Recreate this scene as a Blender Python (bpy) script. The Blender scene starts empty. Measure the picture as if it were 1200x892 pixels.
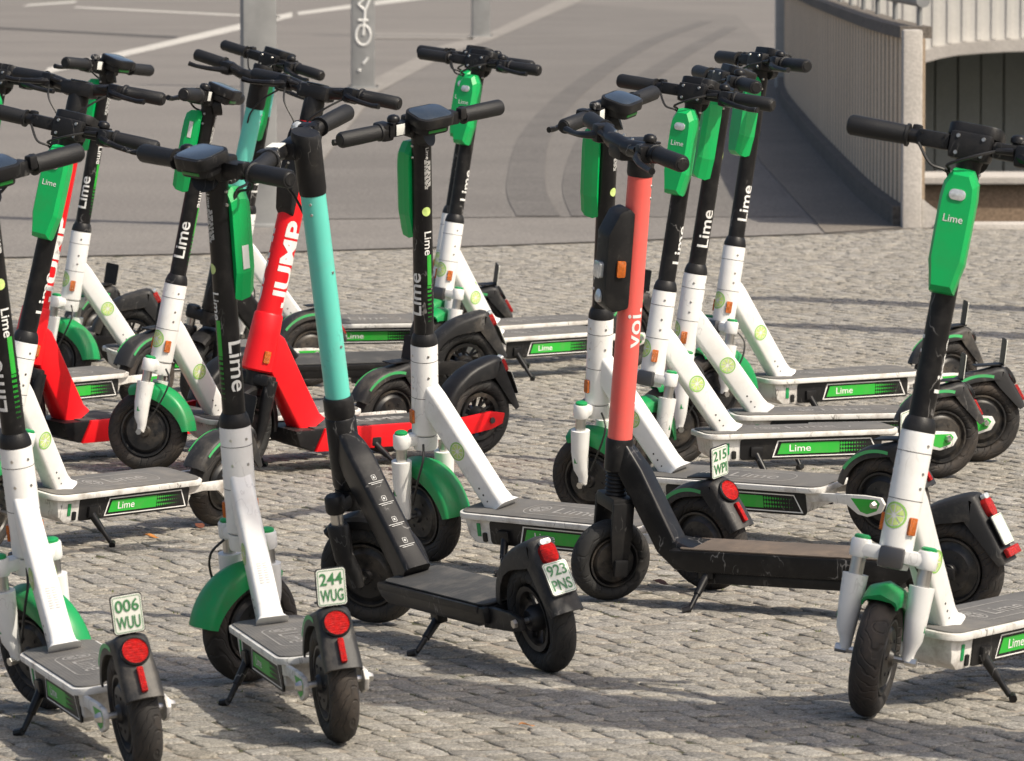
import bpy, bmesh, math, random
from mathutils import Vector, Matrix
R = math.radians
random.seed(7)
sc = bpy.context.scene
COL = sc.collection

# ------------------------------------------------------------------ camera
cam = bpy.data.cameras.new('camera')
cam.sensor_width = 36.0
cam.lens = 6545.0 / 1200.0 * 36.0
cam.clip_start = 0.5
cam.clip_end = 3000.0
cam_o = bpy.data.objects.new('camera', cam)
COL.objects.link(cam_o)
cam_o.location = (0, 0, 1.63)
cam_o.rotation_euler = (R(90 - 4.626), 0, 0)
cam.dof.use_dof = True
cam.dof.focus_distance = 14.3
cam.dof.aperture_fstop = 18.0
sc.camera = cam_o

# ------------------------------------------------------------------ sky and sun
SUN_EL = 49.0
SHADOW = Vector((-0.83, 0.56, 0)).normalized()          # ground direction in which shadows fall
world = bpy.data.worlds.new('World')
sc.world = world
world.use_nodes = True
wn = world.node_tree
for n in list(wn.nodes):
    wn.nodes.remove(n)
sky = wn.nodes.new('ShaderNodeTexSky')
sky.sky_type = 'NISHITA'
sky.sun_disc = False
sky.sun_elevation = R(SUN_EL)
sky.sun_rotation = math.atan2(-SHADOW.x, -SHADOW.y)
sky.air_density = 1.0
sky.dust_density = 5.0
sky.ozone_density = 0.6
bgn = wn.nodes.new('ShaderNodeBackground')
bgn.inputs['Strength'].default_value = 0.12
wo = wn.nodes.new('ShaderNodeOutputWorld')
wn.links.new(sky.outputs[0], bgn.inputs[0])
wn.links.new(bgn.outputs[0], wo.inputs[0])
sun = bpy.data.lights.new('sun', 'SUN')
sun.energy = 3.9
sun.angle = R(0.53)
sun.color = (1.0, 0.915, 0.77)
sun_o = bpy.data.objects.new('sun', sun)
COL.objects.link(sun_o)
sd = Vector((SHADOW.x * math.cos(R(SUN_EL)), SHADOW.y * math.cos(R(SUN_EL)), -math.sin(R(SUN_EL))))
sun_o.rotation_euler = sd.to_track_quat('-Z', 'Y').to_euler()
sun_o.location = (8, -6, 12)
sc.view_settings.view_transform = 'Standard'
sc.view_settings.look = 'None'
sc.view_settings.gamma = 1.0
sc.view_settings.exposure = 0.24
sc.view_settings.use_curve_mapping = False

# ------------------------------------------------------------------ materials
MATS = {}


class _Coord:
    """object coordinates shifted by a random amount for every object, so that no two show the same wear"""

    def __init__(self, nt):
        tc = nt.nodes.new('ShaderNodeTexCoord')
        self.info = nt.nodes.new('ShaderNodeObjectInfo')
        sc_ = nt.nodes.new('ShaderNodeMath')
        sc_.operation = 'MULTIPLY'
        sc_.inputs[1].default_value = 37.0
        nt.links.new(self.info.outputs['Random'], sc_.inputs[0])
        ad = nt.nodes.new('ShaderNodeVectorMath')
        ad.operation = 'ADD'
        nt.links.new(tc.outputs['Object'], ad.inputs[0])
        nt.links.new(sc_.outputs[0], ad.inputs[1])
        self.outputs = {'Object': ad.outputs[0]}


def mat(name, col, rough=0.5, metal=0.0, vary=0.0, vscale=8.0, bump=0.0, bscale=60.0, coat=0.0,
        dirt=None, dirt_amt=0.0, dirt_scale=14.0, spec=0.5, scratch=None, scratch_amt=0.6, trans=0.0, rvary=0.0, emit=None):
    m = bpy.data.materials.new(name)
    m.use_nodes = True
    nt = m.node_tree
    b = nt.nodes['Principled BSDF']
    b.inputs['Roughness'].default_value = rough
    b.inputs['Metallic'].default_value = metal
    b.inputs['Specular IOR Level'].default_value = spec
    b.inputs['Coat Weight'].default_value = coat
    b.inputs['Coat Roughness'].default_value = 0.12
    if trans:
        b.inputs['Transmission Weight'].default_value = trans
    tc = _Coord(nt)
    last = None
    c = nt.nodes.new('ShaderNodeRGB')
    c.outputs[0].default_value = (*col, 1)
    last = c.outputs[0]
    if vary:
        nz = nt.nodes.new('ShaderNodeTexNoise')
        nz.inputs['Scale'].default_value = vscale
        nz.inputs['Detail'].default_value = 6
        nt.links.new(tc.outputs['Object'], nz.inputs['Vector'])
        mr = nt.nodes.new('ShaderNodeMapRange')
        mr.inputs['From Min'].default_value = 0.3
        mr.inputs['From Max'].default_value = 0.7
        mr.inputs['To Min'].default_value = 1 - vary
        mr.inputs['To Max'].default_value = 1 + vary
        nt.links.new(nz.outputs['Fac'], mr.inputs['Value'])
        mx = nt.nodes.new('ShaderNodeVectorMath')
        mx.operation = 'SCALE'
        nt.links.new(last, mx.inputs[0])
        nt.links.new(mr.outputs[0], mx.inputs['Scale'])
        last = mx.outputs[0]
    if dirt:
        nz = nt.nodes.new('ShaderNodeTexNoise')
        nz.inputs['Scale'].default_value = dirt_scale
        nz.inputs['Detail'].default_value = 9
        nz.inputs['Roughness'].default_value = 0.68
        nt.links.new(tc.outputs['Object'], nz.inputs['Vector'])
        mr = nt.nodes.new('ShaderNodeMapRange')
        mr.inputs['From Min'].default_value = 0.48
        mr.inputs['From Max'].default_value = 0.74
        mr.inputs['To Min'].default_value = 0.0
        mr.inputs['To Max'].default_value = dirt_amt
        nt.links.new(nz.outputs['Fac'], mr.inputs['Value'])
        mx = nt.nodes.new('ShaderNodeMix')
        mx.data_type = 'RGBA'
        nt.links.new(mr.outputs[0], mx.inputs['Factor'])
        nt.links.new(last, mx.inputs[6])
        mx.inputs[7].default_value = (*dirt, 1)
        last = mx.outputs[2]
        if rvary:
            m2 = nt.nodes.new('ShaderNodeMapRange')
            m2.inputs['To Min'].default_value = rough
            m2.inputs['To Max'].default_value = min(1, rough + rvary)
            nt.links.new(mr.outputs[0], m2.inputs['Value'])
            nt.links.new(m2.outputs[0], b.inputs['Roughness'])
    if scratch:
        # hairline scuffs: a thin band of one noise, kept only where a second noise is high
        mp = nt.nodes.new('ShaderNodeMapping')
        mp.inputs['Scale'].default_value = (1.0, 1.0, 0.45)
        nt.links.new(tc.outputs['Object'], mp.inputs['Vector'])
        na = nt.nodes.new('ShaderNodeTexNoise')
        na.inputs['Scale'].default_value = 22
        na.inputs['Detail'].default_value = 3
        nt.links.new(mp.outputs[0], na.inputs['Vector'])
        sb = nt.nodes.new('ShaderNodeMath')
        sb.operation = 'SUBTRACT'
        sb.inputs[1].default_value = 0.5
        nt.links.new(na.outputs['Fac'], sb.inputs[0])
        ab = nt.nodes.new('ShaderNodeMath')
        ab.operation = 'ABSOLUTE'
        nt.links.new(sb.outputs[0], ab.inputs[0])
        m1 = nt.nodes.new('ShaderNodeMapRange')
        m1.inputs['From Min'].default_value = 0.012
        m1.inputs['From Max'].default_value = 0.004
        nt.links.new(ab.outputs[0], m1.inputs['Value'])
        nb = nt.nodes.new('ShaderNodeTexNoise')
        nb.inputs['Scale'].default_value = 9
        nb.inputs['Detail'].default_value = 4
        nt.links.new(tc.outputs['Object'], nb.inputs['Vector'])
        m2_ = nt.nodes.new('ShaderNodeMapRange')
        m2_.inputs['From Min'].default_value = 0.54
        m2_.inputs['From Max'].default_value = 0.62
        m2_.inputs['To Max'].default_value = scratch_amt
        nt.links.new(nb.outputs['Fac'], m2_.inputs['Value'])
        mu = nt.nodes.new('ShaderNodeMath')
        mu.operation = 'MULTIPLY'
        nt.links.new(m1.outputs[0], mu.inputs[0])
        nt.links.new(m2_.outputs[0], mu.inputs[1])
        mx = nt.nodes.new('ShaderNodeMix')
        mx.data_type = 'RGBA'
        nt.links.new(mu.outputs[0], mx.inputs['Factor'])
        nt.links.new(last, mx.inputs[6])
        mx.inputs[7].default_value = (*scratch, 1)
        last = mx.outputs[2]
    nt.links.new(last, b.inputs['Base Color'])
    if bump:
        nz = nt.nodes.new('ShaderNodeTexNoise')
        nz.inputs['Scale'].default_value = bscale
        nz.inputs['Detail'].default_value = 5
        nt.links.new(tc.outputs['Object'], nz.inputs['Vector'])
        bp = nt.nodes.new('ShaderNodeBump')
        bp.inputs['Strength'].default_value = bump
        bp.inputs['Distance'].default_value = 0.01
        nt.links.new(nz.outputs['Fac'], bp.inputs['Height'])
        nt.links.new(bp.outputs[0], b.inputs['Normal'])
    MATS[name] = m
    return m


DUST = (0.20, 0.165, 0.125)
GRIME = (0.13, 0.10, 0.075)
mat('white_paint', (0.79, 0.79, 0.775), 0.32, vary=0.03, dirt=(0.46, 0.41, 0.34), dirt_amt=0.36, dirt_scale=8, coat=0.15, rvary=0.3, scratch=(0.3, 0.29, 0.28), scratch_amt=0.3)
mat('white_deck_paint', (0.72, 0.71, 0.68), 0.42, vary=0.05, dirt=(0.17, 0.12, 0.085), dirt_amt=0.85, dirt_scale=12, rvary=0.3, scratch=(0.08, 0.07, 0.06), scratch_amt=0.8)
mat('black_paint', (0.008, 0.008, 0.009), 0.36, spec=0.32, vary=0.1, scratch=(0.35, 0.34, 0.33), scratch_amt=0.5, dirt=(0.08, 0.075, 0.07), dirt_amt=0.25, dirt_scale=18, rvary=0.3)
mat('black_plastic', (0.010, 0.010, 0.011), 0.45, spec=0.32, vary=0.15, scratch=(0.16, 0.155, 0.15), scratch_amt=0.45, dirt=(0.08, 0.072, 0.062), dirt_amt=0.25, dirt_scale=16, bump=0.05, bscale=300)
mat('dusty_plastic', (0.022, 0.022, 0.023), 0.5, spec=0.35, vary=0.2, scratch=(0.2, 0.19, 0.18), scratch_amt=0.4, dirt=(0.13, 0.115, 0.095), dirt_amt=0.75, dirt_scale=10, bump=0.06, bscale=200)
mat('rubber_grip', (0.012, 0.012, 0.013), 0.5, spec=0.4, bump=0.25, bscale=420)
mat('green_plastic', (0.0, 0.40, 0.095), 0.36, vary=0.04, coat=0.1, dirt=(0.05, 0.13, 0.05), dirt_amt=0.35, dirt_scale=8, rvary=0.2)
mat('green_fender', (0.006, 0.27, 0.075), 0.38, vary=0.06, dirt=(0.10, 0.13, 0.07), dirt_amt=0.6, dirt_scale=9, rvary=0.3)
mat('green_print', (0.022, 0.40, 0.035), 0.45, vary=0.08, dirt=(0.18, 0.2, 0.12), dirt_amt=0.4, dirt_scale=20)
mat('green_stripe', (0.06, 0.42, 0.14), 0.45, vary=0.08, dirt=(0.18, 0.2, 0.12), dirt_amt=0.5, dirt_scale=15)
mat('lime_light', (0.56, 0.72, 0.22), 0.45, dirt=(0.6, 0.58, 0.5), dirt_amt=0.4)
mat('lime_rind', (0.28, 0.55, 0.12), 0.45)
mat('white_print', (0.80, 0.80, 0.78), 0.45, dirt=(0.4, 0.38, 0.33), dirt_amt=0.5, dirt_scale=25)
mat('grey_print', (0.30, 0.29, 0.275), 0.7, dirt=(0.14, 0.13, 0.12), dirt_amt=0.7, dirt_scale=25)
mat('teal_paint', (0.13, 0.61, 0.50), 0.35, scratch=(0.05, 0.12, 0.1), scratch_amt=0.35, vary=0.03, coat=0.2, dirt=(0.2, 0.42, 0.36), dirt_amt=0.35, dirt_scale=12)
mat('teal_tape', (0.10, 0.52, 0.46), 0.22, coat=0.4)
mat('coral_paint', (0.84, 0.125, 0.105), 0.4, vary=0.03, coat=0.2, dirt=(0.55, 0.17, 0.15), dirt_amt=0.35, dirt_scale=14)
mat('red_paint', (0.78, 0.008, 0.014), 0.4, scratch=(0.2, 0.01, 0.01), scratch_amt=0.5, spec=0.35, vary=0.03, dirt=(0.5, 0.025, 0.02), dirt_amt=0.4, dirt_scale=10)
mat('steel', (0.55, 0.54, 0.52), 0.32, metal=1.0, vary=0.1)
mat('dark_steel', (0.12, 0.12, 0.125), 0.38, metal=0.8, dirt=GRIME, dirt_amt=0.4)
mat('galvanised', (0.26, 0.265, 0.265), 0.55, metal=0.2, vary=0.14, vscale=5, dirt=(0.36, 0.36, 0.355), dirt_amt=0.6, dirt_scale=4)
mat('amber_lens', (0.56, 0.125, 0.004), 0.25, vary=0.25, vscale=90, coat=0.2)
mat('red_lens', (0.42, 0.006, 0.005), 0.3, vary=0.35, vscale=130, spec=0.35)
for nm_ in ('amber_lens', 'red_lens'):
    nt_ = MATS[nm_].node_tree
    tc_ = nt_.nodes.new('ShaderNodeTexCoord')
    vo_ = nt_.nodes.new('ShaderNodeTexVoronoi')
    vo_.inputs['Scale'].default_value = 420
    vo_.inputs['Randomness'].default_value = 0.15
    nt_.links.new(tc_.outputs['Object'], vo_.inputs['Vector'])
    bp_ = nt_.nodes.new('ShaderNodeBump')
    bp_.inputs['Strength'].default_value = 0.7
    bp_.inputs['Distance'].default_value = 0.004
    nt_.links.new(vo_.outputs['Distance'], bp_.inputs['Height'])
    nt_.links.new(bp_.outputs[0], nt_.nodes['Principled BSDF'].inputs['Normal'])
mat('clear_lens', (0.62, 0.64, 0.64), 0.12, metal=0.35, coat=0.8, vary=0.2, vscale=120)
mat('screen_glass', (0.02, 0.028, 0.036), 0.10, coat=1.0, spec=0.7, dirt=(0.16, 0.16, 0.155), dirt_amt=0.2, rvary=0.2)
mat('led_strip', (0.015, 0.20, 0.03), 0.3)
mat('plate_white', (0.74, 0.76, 0.70), 0.4, dirt=(0.45, 0.44, 0.37), dirt_amt=0.5, dirt_scale=22)
mat('plate_ink', (0.05, 0.21, 0.08), 0.5)
mat('paper_label', (0.70, 0.71, 0.68), 0.6, dirt=(0.45, 0.45, 0.42), dirt_amt=0.5)
mat('faint_print', (0.50, 0.50, 0.49), 0.5)
mat('rim_black', (0.012, 0.012, 0.013), 0.42, vary=0.2, dirt=DUST, dirt_amt=0.5, dirt_scale=12)
mat('cable_black', (0.012, 0.012, 0.012), 0.5)


def tyre_mat(name, base, dust):
    m = mat(name, base, 0.78, vary=0.2, vscale=20, dirt=dust, dirt_amt=0.85, dirt_scale=7)
    nt = m.node_tree
    b = nt.nodes['Principled BSDF']
    tc = nt.nodes.new('ShaderNodeTexCoord')
    wv = nt.nodes.new('ShaderNodeTexWave')
    wv.wave_type = 'BANDS'
    wv.bands_direction = 'DIAGONAL'
    wv.inputs['Scale'].default_value = 26
    wv.inputs['Distortion'].default_value = 7
    wv.inputs['Detail'].default_value = 1.0
    nt.links.new(tc.outputs['Object'], wv.inputs['Vector'])
    cr = nt.nodes.new('ShaderNodeMapRange')
    cr.inputs['From Min'].default_value = 0.0
    cr.inputs['From Max'].default_value = 0.22
    nt.links.new(wv.outputs['Fac'], cr.inputs['Value'])
    bp = nt.nodes.new('ShaderNodeBump')
    bp.inputs['Strength'].default_value = 0.75
    bp.inputs['Distance'].default_value = 0.003
    nt.links.new(cr.outputs[0], bp.inputs['Height'])
    nt.links.new(bp.outputs[0], b.inputs['Normal'])
    return m


tyre_mat('tyre', (0.020, 0.018, 0.017), (0.085, 0.063, 0.046))
tyre_mat('tyre_clean', (0.018, 0.018, 0.018), (0.06, 0.052, 0.045))


def mat_grip_deck(name, a, b_, dirt):
    m = mat(name, a, 0.8, vary=0.15, vscale=10, dirt=dirt, dirt_amt=0.7, dirt_scale=9)
    nt = m.node_tree
    b = nt.nodes['Principled BSDF']
    tc = nt.nodes.new('ShaderNodeTexCoord')
    vo = nt.nodes.new('ShaderNodeTexVoronoi')
    vo.inputs['Scale'].default_value = 130
    vo.inputs['Randomness'].default_value = 0.0
    nt.links.new(tc.outputs['Object'], vo.inputs['Vector'])
    bp = nt.nodes.new('ShaderNodeBump')
    bp.inputs['Strength'].default_value = 0.6
    bp.inputs['Distance'].default_value = 0.002
    nt.links.new(vo.outputs['Distance'], bp.inputs['Height'])
    nt.links.new(bp.outputs[0], b.inputs['Normal'])


mat_grip_deck('deck_mat', (0.115, 0.112, 0.108), None, (0.21, 0.19, 0.165))
mat_grip_deck('deck_mat_dark', (0.05, 0.05, 0.05), None, (0.17, 0.155, 0.135))
mat_grip_deck('deck_mat_brown', (0.12, 0.095, 0.075), None, (0.24, 0.18, 0.13))


def ground_mat(name, c1, c2, scale=6.0, fine=220.0, rough=0.9, bump=0.25, stretch=None, streak=None, speck=0.35):
    m = bpy.data.materials.new(name)
    m.use_nodes = True
    nt = m.node_tree
    b = nt.nodes['Principled BSDF']
    b.inputs['Roughness'].default_value = rough
    b.inputs['Specular IOR Level'].default_value = 0.25
    tc = nt.nodes.new('ShaderNodeTexCoord')
    vec = tc.outputs['Object']
    if stretch:
        mp = nt.nodes.new('ShaderNodeMapping')
        mp.inputs['Scale'].default_value = stretch
        nt.links.new(vec, mp.inputs['Vector'])
        svec = mp.outputs[0]
    else:
        svec = vec
    n1 = nt.nodes.new('ShaderNodeTexNoise')
    n1.inputs['Scale'].default_value = scale
    n1.inputs['Detail'].default_value = 8
    n1.inputs['Roughness'].default_value = 0.6
    nt.links.new(svec, n1.inputs['Vector'])
    mr = nt.nodes.new('ShaderNodeMapRange')
    mr.inputs['From Min'].default_value = 0.3
    mr.inputs['From Max'].default_value = 0.7
    nt.links.new(n1.outputs['Fac'], mr.inputs['Value'])
    mx = nt.nodes.new('ShaderNodeMix')
    mx.data_type = 'RGBA'
    nt.links.new(mr.outputs[0], mx.inputs['Factor'])
    mx.inputs[6].default_value = (*c1, 1)
    mx.inputs[7].default_value = (*c2, 1)
    last = mx.outputs[2]
    n2 = nt.nodes.new('ShaderNodeTexNoise')
    n2.inputs['Scale'].default_value = fine
    n2.inputs['Detail'].default_value = 3
    nt.links.new(vec, n2.inputs['Vector'])
    m2 = nt.nodes.new('ShaderNodeMapRange')
    m2.inputs['From Min'].default_value = 0.3
    m2.inputs['From Max'].default_value = 0.7
    m2.inputs['To Min'].default_value = 1 - speck
    m2.inputs['To Max'].default_value = 1 + speck
    nt.links.new(n2.outputs['Fac'], m2.inputs['Value'])
    vm = nt.nodes.new('ShaderNodeVectorMath')
    vm.operation = 'SCALE'
    nt.links.new(last, vm.inputs[0])
    nt.links.new(m2.outputs[0], vm.inputs['Scale'])
    last = vm.outputs[0]
    if streak:
        wv = nt.nodes.new('ShaderNodeTexWave')
        wv.wave_type = 'BANDS'
        wv.bands_direction = 'Y'
        wv.inputs['Scale'].default_value = streak
        wv.inputs['Distortion'].default_value = 1.5
        wv.inputs['Detail'].default_value = 2
        nt.links.new(vec, wv.inputs['Vector'])
        m3 = nt.nodes.new('ShaderNodeMapRange')
        m3.inputs['To Min'].default_value = 0.86
        m3.inputs['To Max'].default_value = 1.08
        nt.links.new(wv.outputs['Fac'], m3.inputs['Value'])
        vm = nt.nodes.new('ShaderNodeVectorMath')
        vm.operation = 'SCALE'
        nt.links.new(last, vm.inputs[0])
        nt.links.new(m3.outputs[0], vm.inputs['Scale'])
        last = vm.outputs[0]
    nt.links.new(last, b.inputs['Base Color'])
    bp = nt.nodes.new('ShaderNodeBump')
    bp.inputs['Strength'].default_value = bump
    bp.inputs['Distance'].default_value = 0.01
    nt.links.new(n2.outputs['Fac'], bp.inputs['Height'])
    nt.links.new(bp.outputs[0], b.inputs['Normal'])
    MATS[name] = m
    return m


ground_mat('asphalt', (0.162, 0.150, 0.140), (0.196, 0.182, 0.168), 0.35, 45)
ground_mat('asphalt_strip', (0.172, 0.16, 0.149), (0.208, 0.194, 0.179), 0.9, 60)
ground_mat('ramp_asphalt', (0.148, 0.138, 0.129), (0.182, 0.170, 0.158), 0.5, 50, streak=5.5)
ground_mat('ramp_dark_band', (0.118, 0.111, 0.105), (0.150, 0.141, 0.133), 0.9, 50, streak=5.5)
ground_mat('footpath_bricks', (0.16, 0.142, 0.122), (0.20, 0.178, 0.152), 0.8, 60, streak=7.0)
ground_mat('road_paint', (0.40, 0.385, 0.355), (0.52, 0.50, 0.465), 0.8, 30)
ground_mat('kerb_stone', (0.215, 0.20, 0.183), (0.27, 0.252, 0.23), 0.9, 40)
ground_mat('dark_seam', (0.07, 0.067, 0.065), (0.085, 0.08, 0.078), 0.9, 40)
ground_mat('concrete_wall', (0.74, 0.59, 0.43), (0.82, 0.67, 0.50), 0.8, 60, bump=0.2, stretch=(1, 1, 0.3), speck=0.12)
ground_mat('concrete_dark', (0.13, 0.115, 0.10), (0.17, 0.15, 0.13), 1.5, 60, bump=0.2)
ground_mat('concrete_light', (0.40, 0.375, 0.345), (0.52, 0.49, 0.455), 2.5, 60, bump=0.2, speck=0.12)
ground_mat('bridge_paint', (0.52, 0.51, 0.48), (0.60, 0.585, 0.55), 1.2, 30, rough=0.5, bump=0.05, speck=0.05)
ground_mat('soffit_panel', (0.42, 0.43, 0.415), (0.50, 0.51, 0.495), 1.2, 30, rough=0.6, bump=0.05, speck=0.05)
ground_mat('concrete_groove_shade', (0.30, 0.24, 0.18), (0.37, 0.30, 0.23), 0.8, 60, bump=0.2, stretch=(1, 1, 0.3), speck=0.12)  # shade between the ribs put into the colour, so the shallow ribs show
ground_mat('abutment_brown', (0.20, 0.145, 0.10), (0.26, 0.19, 0.135), 0.7, 40, bump=0.1)
ground_mat('water', (0.03, 0.04, 0.04), (0.035, 0.045, 0.045), 1, 10, rough=0.1, bump=0.02)


def cobble_mat():
    m = bpy.data.materials.new('cobble_granite')
    m.use_nodes = True
    nt = m.node_tree
    b = nt.nodes['Principled BSDF']
    b.inputs['Roughness'].default_value = 0.82
    b.inputs['Specular IOR Level'].default_value = 0.3
    at = nt.nodes.new('ShaderNodeAttribute')
    at.attribute_name = 'tone'
    oi = nt.nodes.new('ShaderNodeNewGeometry')
    n1 = nt.nodes.new('ShaderNodeTexNoise')
    n1.inputs['Scale'].default_value = 34
    n1.inputs['Detail'].default_value = 10
    n1.inputs['Roughness'].default_value = 0.8
    nt.links.new(oi.outputs['Position'], n1.inputs['Vector'])
    mr = nt.nodes.new('ShaderNodeMapRange')
    mr.inputs['From Min'].default_value = 0.3
    mr.inputs['From Max'].default_value = 0.7
    mr.inputs['To Min'].default_value = 0.58
    mr.inputs['To Max'].default_value = 1.40
    nt.links.new(n1.outputs['Fac'], mr.inputs['Value'])
    vm = nt.nodes.new('ShaderNodeVectorMath')
    vm.operation = 'SCALE'
    nt.links.new(at.outputs['Color'], vm.inputs[0])
    nt.links.new(mr.outputs[0], vm.inputs['Scale'])
    n3 = nt.nodes.new('ShaderNodeTexNoise')
    n3.inputs['Scale'].default_value = 170
    n3.inputs['Detail'].default_value = 4
    nt.links.new(oi.outputs['Position'], n3.inputs['Vector'])
    m3 = nt.nodes.new('ShaderNodeMapRange')
    m3.inputs['From Min'].default_value = 0.32
    m3.inputs['From Max'].default_value = 0.68
    m3.inputs['To Min'].default_value = 0.55
    m3.inputs['To Max'].default_value = 1.4
    nt.links.new(n3.outputs['Fac'], m3.inputs['Value'])
    vm2 = nt.nodes.new('ShaderNodeVectorMath')
    vm2.operation = 'SCALE'
    nt.links.new(vm.outputs[0], vm2.inputs[0])
    nt.links.new(m3.outputs[0], vm2.inputs['Scale'])
    nt.links.new(vm2.outputs[0], b.inputs['Base Color'])
    n2 = nt.nodes.new('ShaderNodeTexNoise')
    n2.inputs['Scale'].default_value = 95
    n2.inputs['Detail'].default_value = 7
    n2.inputs['Roughness'].default_value = 0.65
    nt.links.new(oi.outputs['Position'], n2.inputs['Vector'])
    bp = nt.nodes.new('ShaderNodeBump')
    bp.inputs['Strength'].default_value = 0.9
    bp.inputs['Distance'].default_value = 0.010
    nt.links.new(n2.outputs['Fac'], bp.inputs['Height'])
    nt.links.new(bp.outputs[0], b.inputs['Normal'])
    MATS['cobble'] = m
    # joint bed: sandy soil with moss
    m = bpy.data.materials.new('joint_soil')
    m.use_nodes = True
    nt = m.node_tree
    b = nt.nodes['Principled BSDF']
    b.inputs['Roughness'].default_value = 0.95
    g = nt.nodes.new('ShaderNodeNewGeometry')
    n1 = nt.nodes.new('ShaderNodeTexNoise')
    n1.inputs['Scale'].default_value = 11
    n1.inputs['Detail'].default_value = 7
    nt.links.new(g.outputs['Position'], n1.inputs['Vector'])
    cr = nt.nodes.new('ShaderNodeValToRGB')
    e = cr.color_ramp.elements
    e[0].position = 0.49
    e[0].color = (0.26, 0.228, 0.188, 1)
    e[1].position = 0.66
    e[1].color = (0.045, 0.05, 0.014, 1)
    k = e.new(0.59)
    k.color = (0.06, 0.052, 0.038, 1)
    nt.links.new(n1.outputs['Fac'], cr.inputs['Fac'])
    nt.links.new(cr.outputs[0], b.inputs['Base Color'])
    MATS['joint_soil'] = m
    for nm, c in (('leaf_orange', (0.42, 0.16, 0.03)), ('leaf_brown', (0.14, 0.045, 0.025)), ('leaf_yellow', (0.42, 0.28, 0.07)),
                  ('moss', (0.10, 0.12, 0.03))):
        mat(nm, c, 0.7, vary=0.3, vscale=60)


cobble_mat()

# ------------------------------------------------------------------ mesh helpers


def V(*a):
    return Vector(a)


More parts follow.
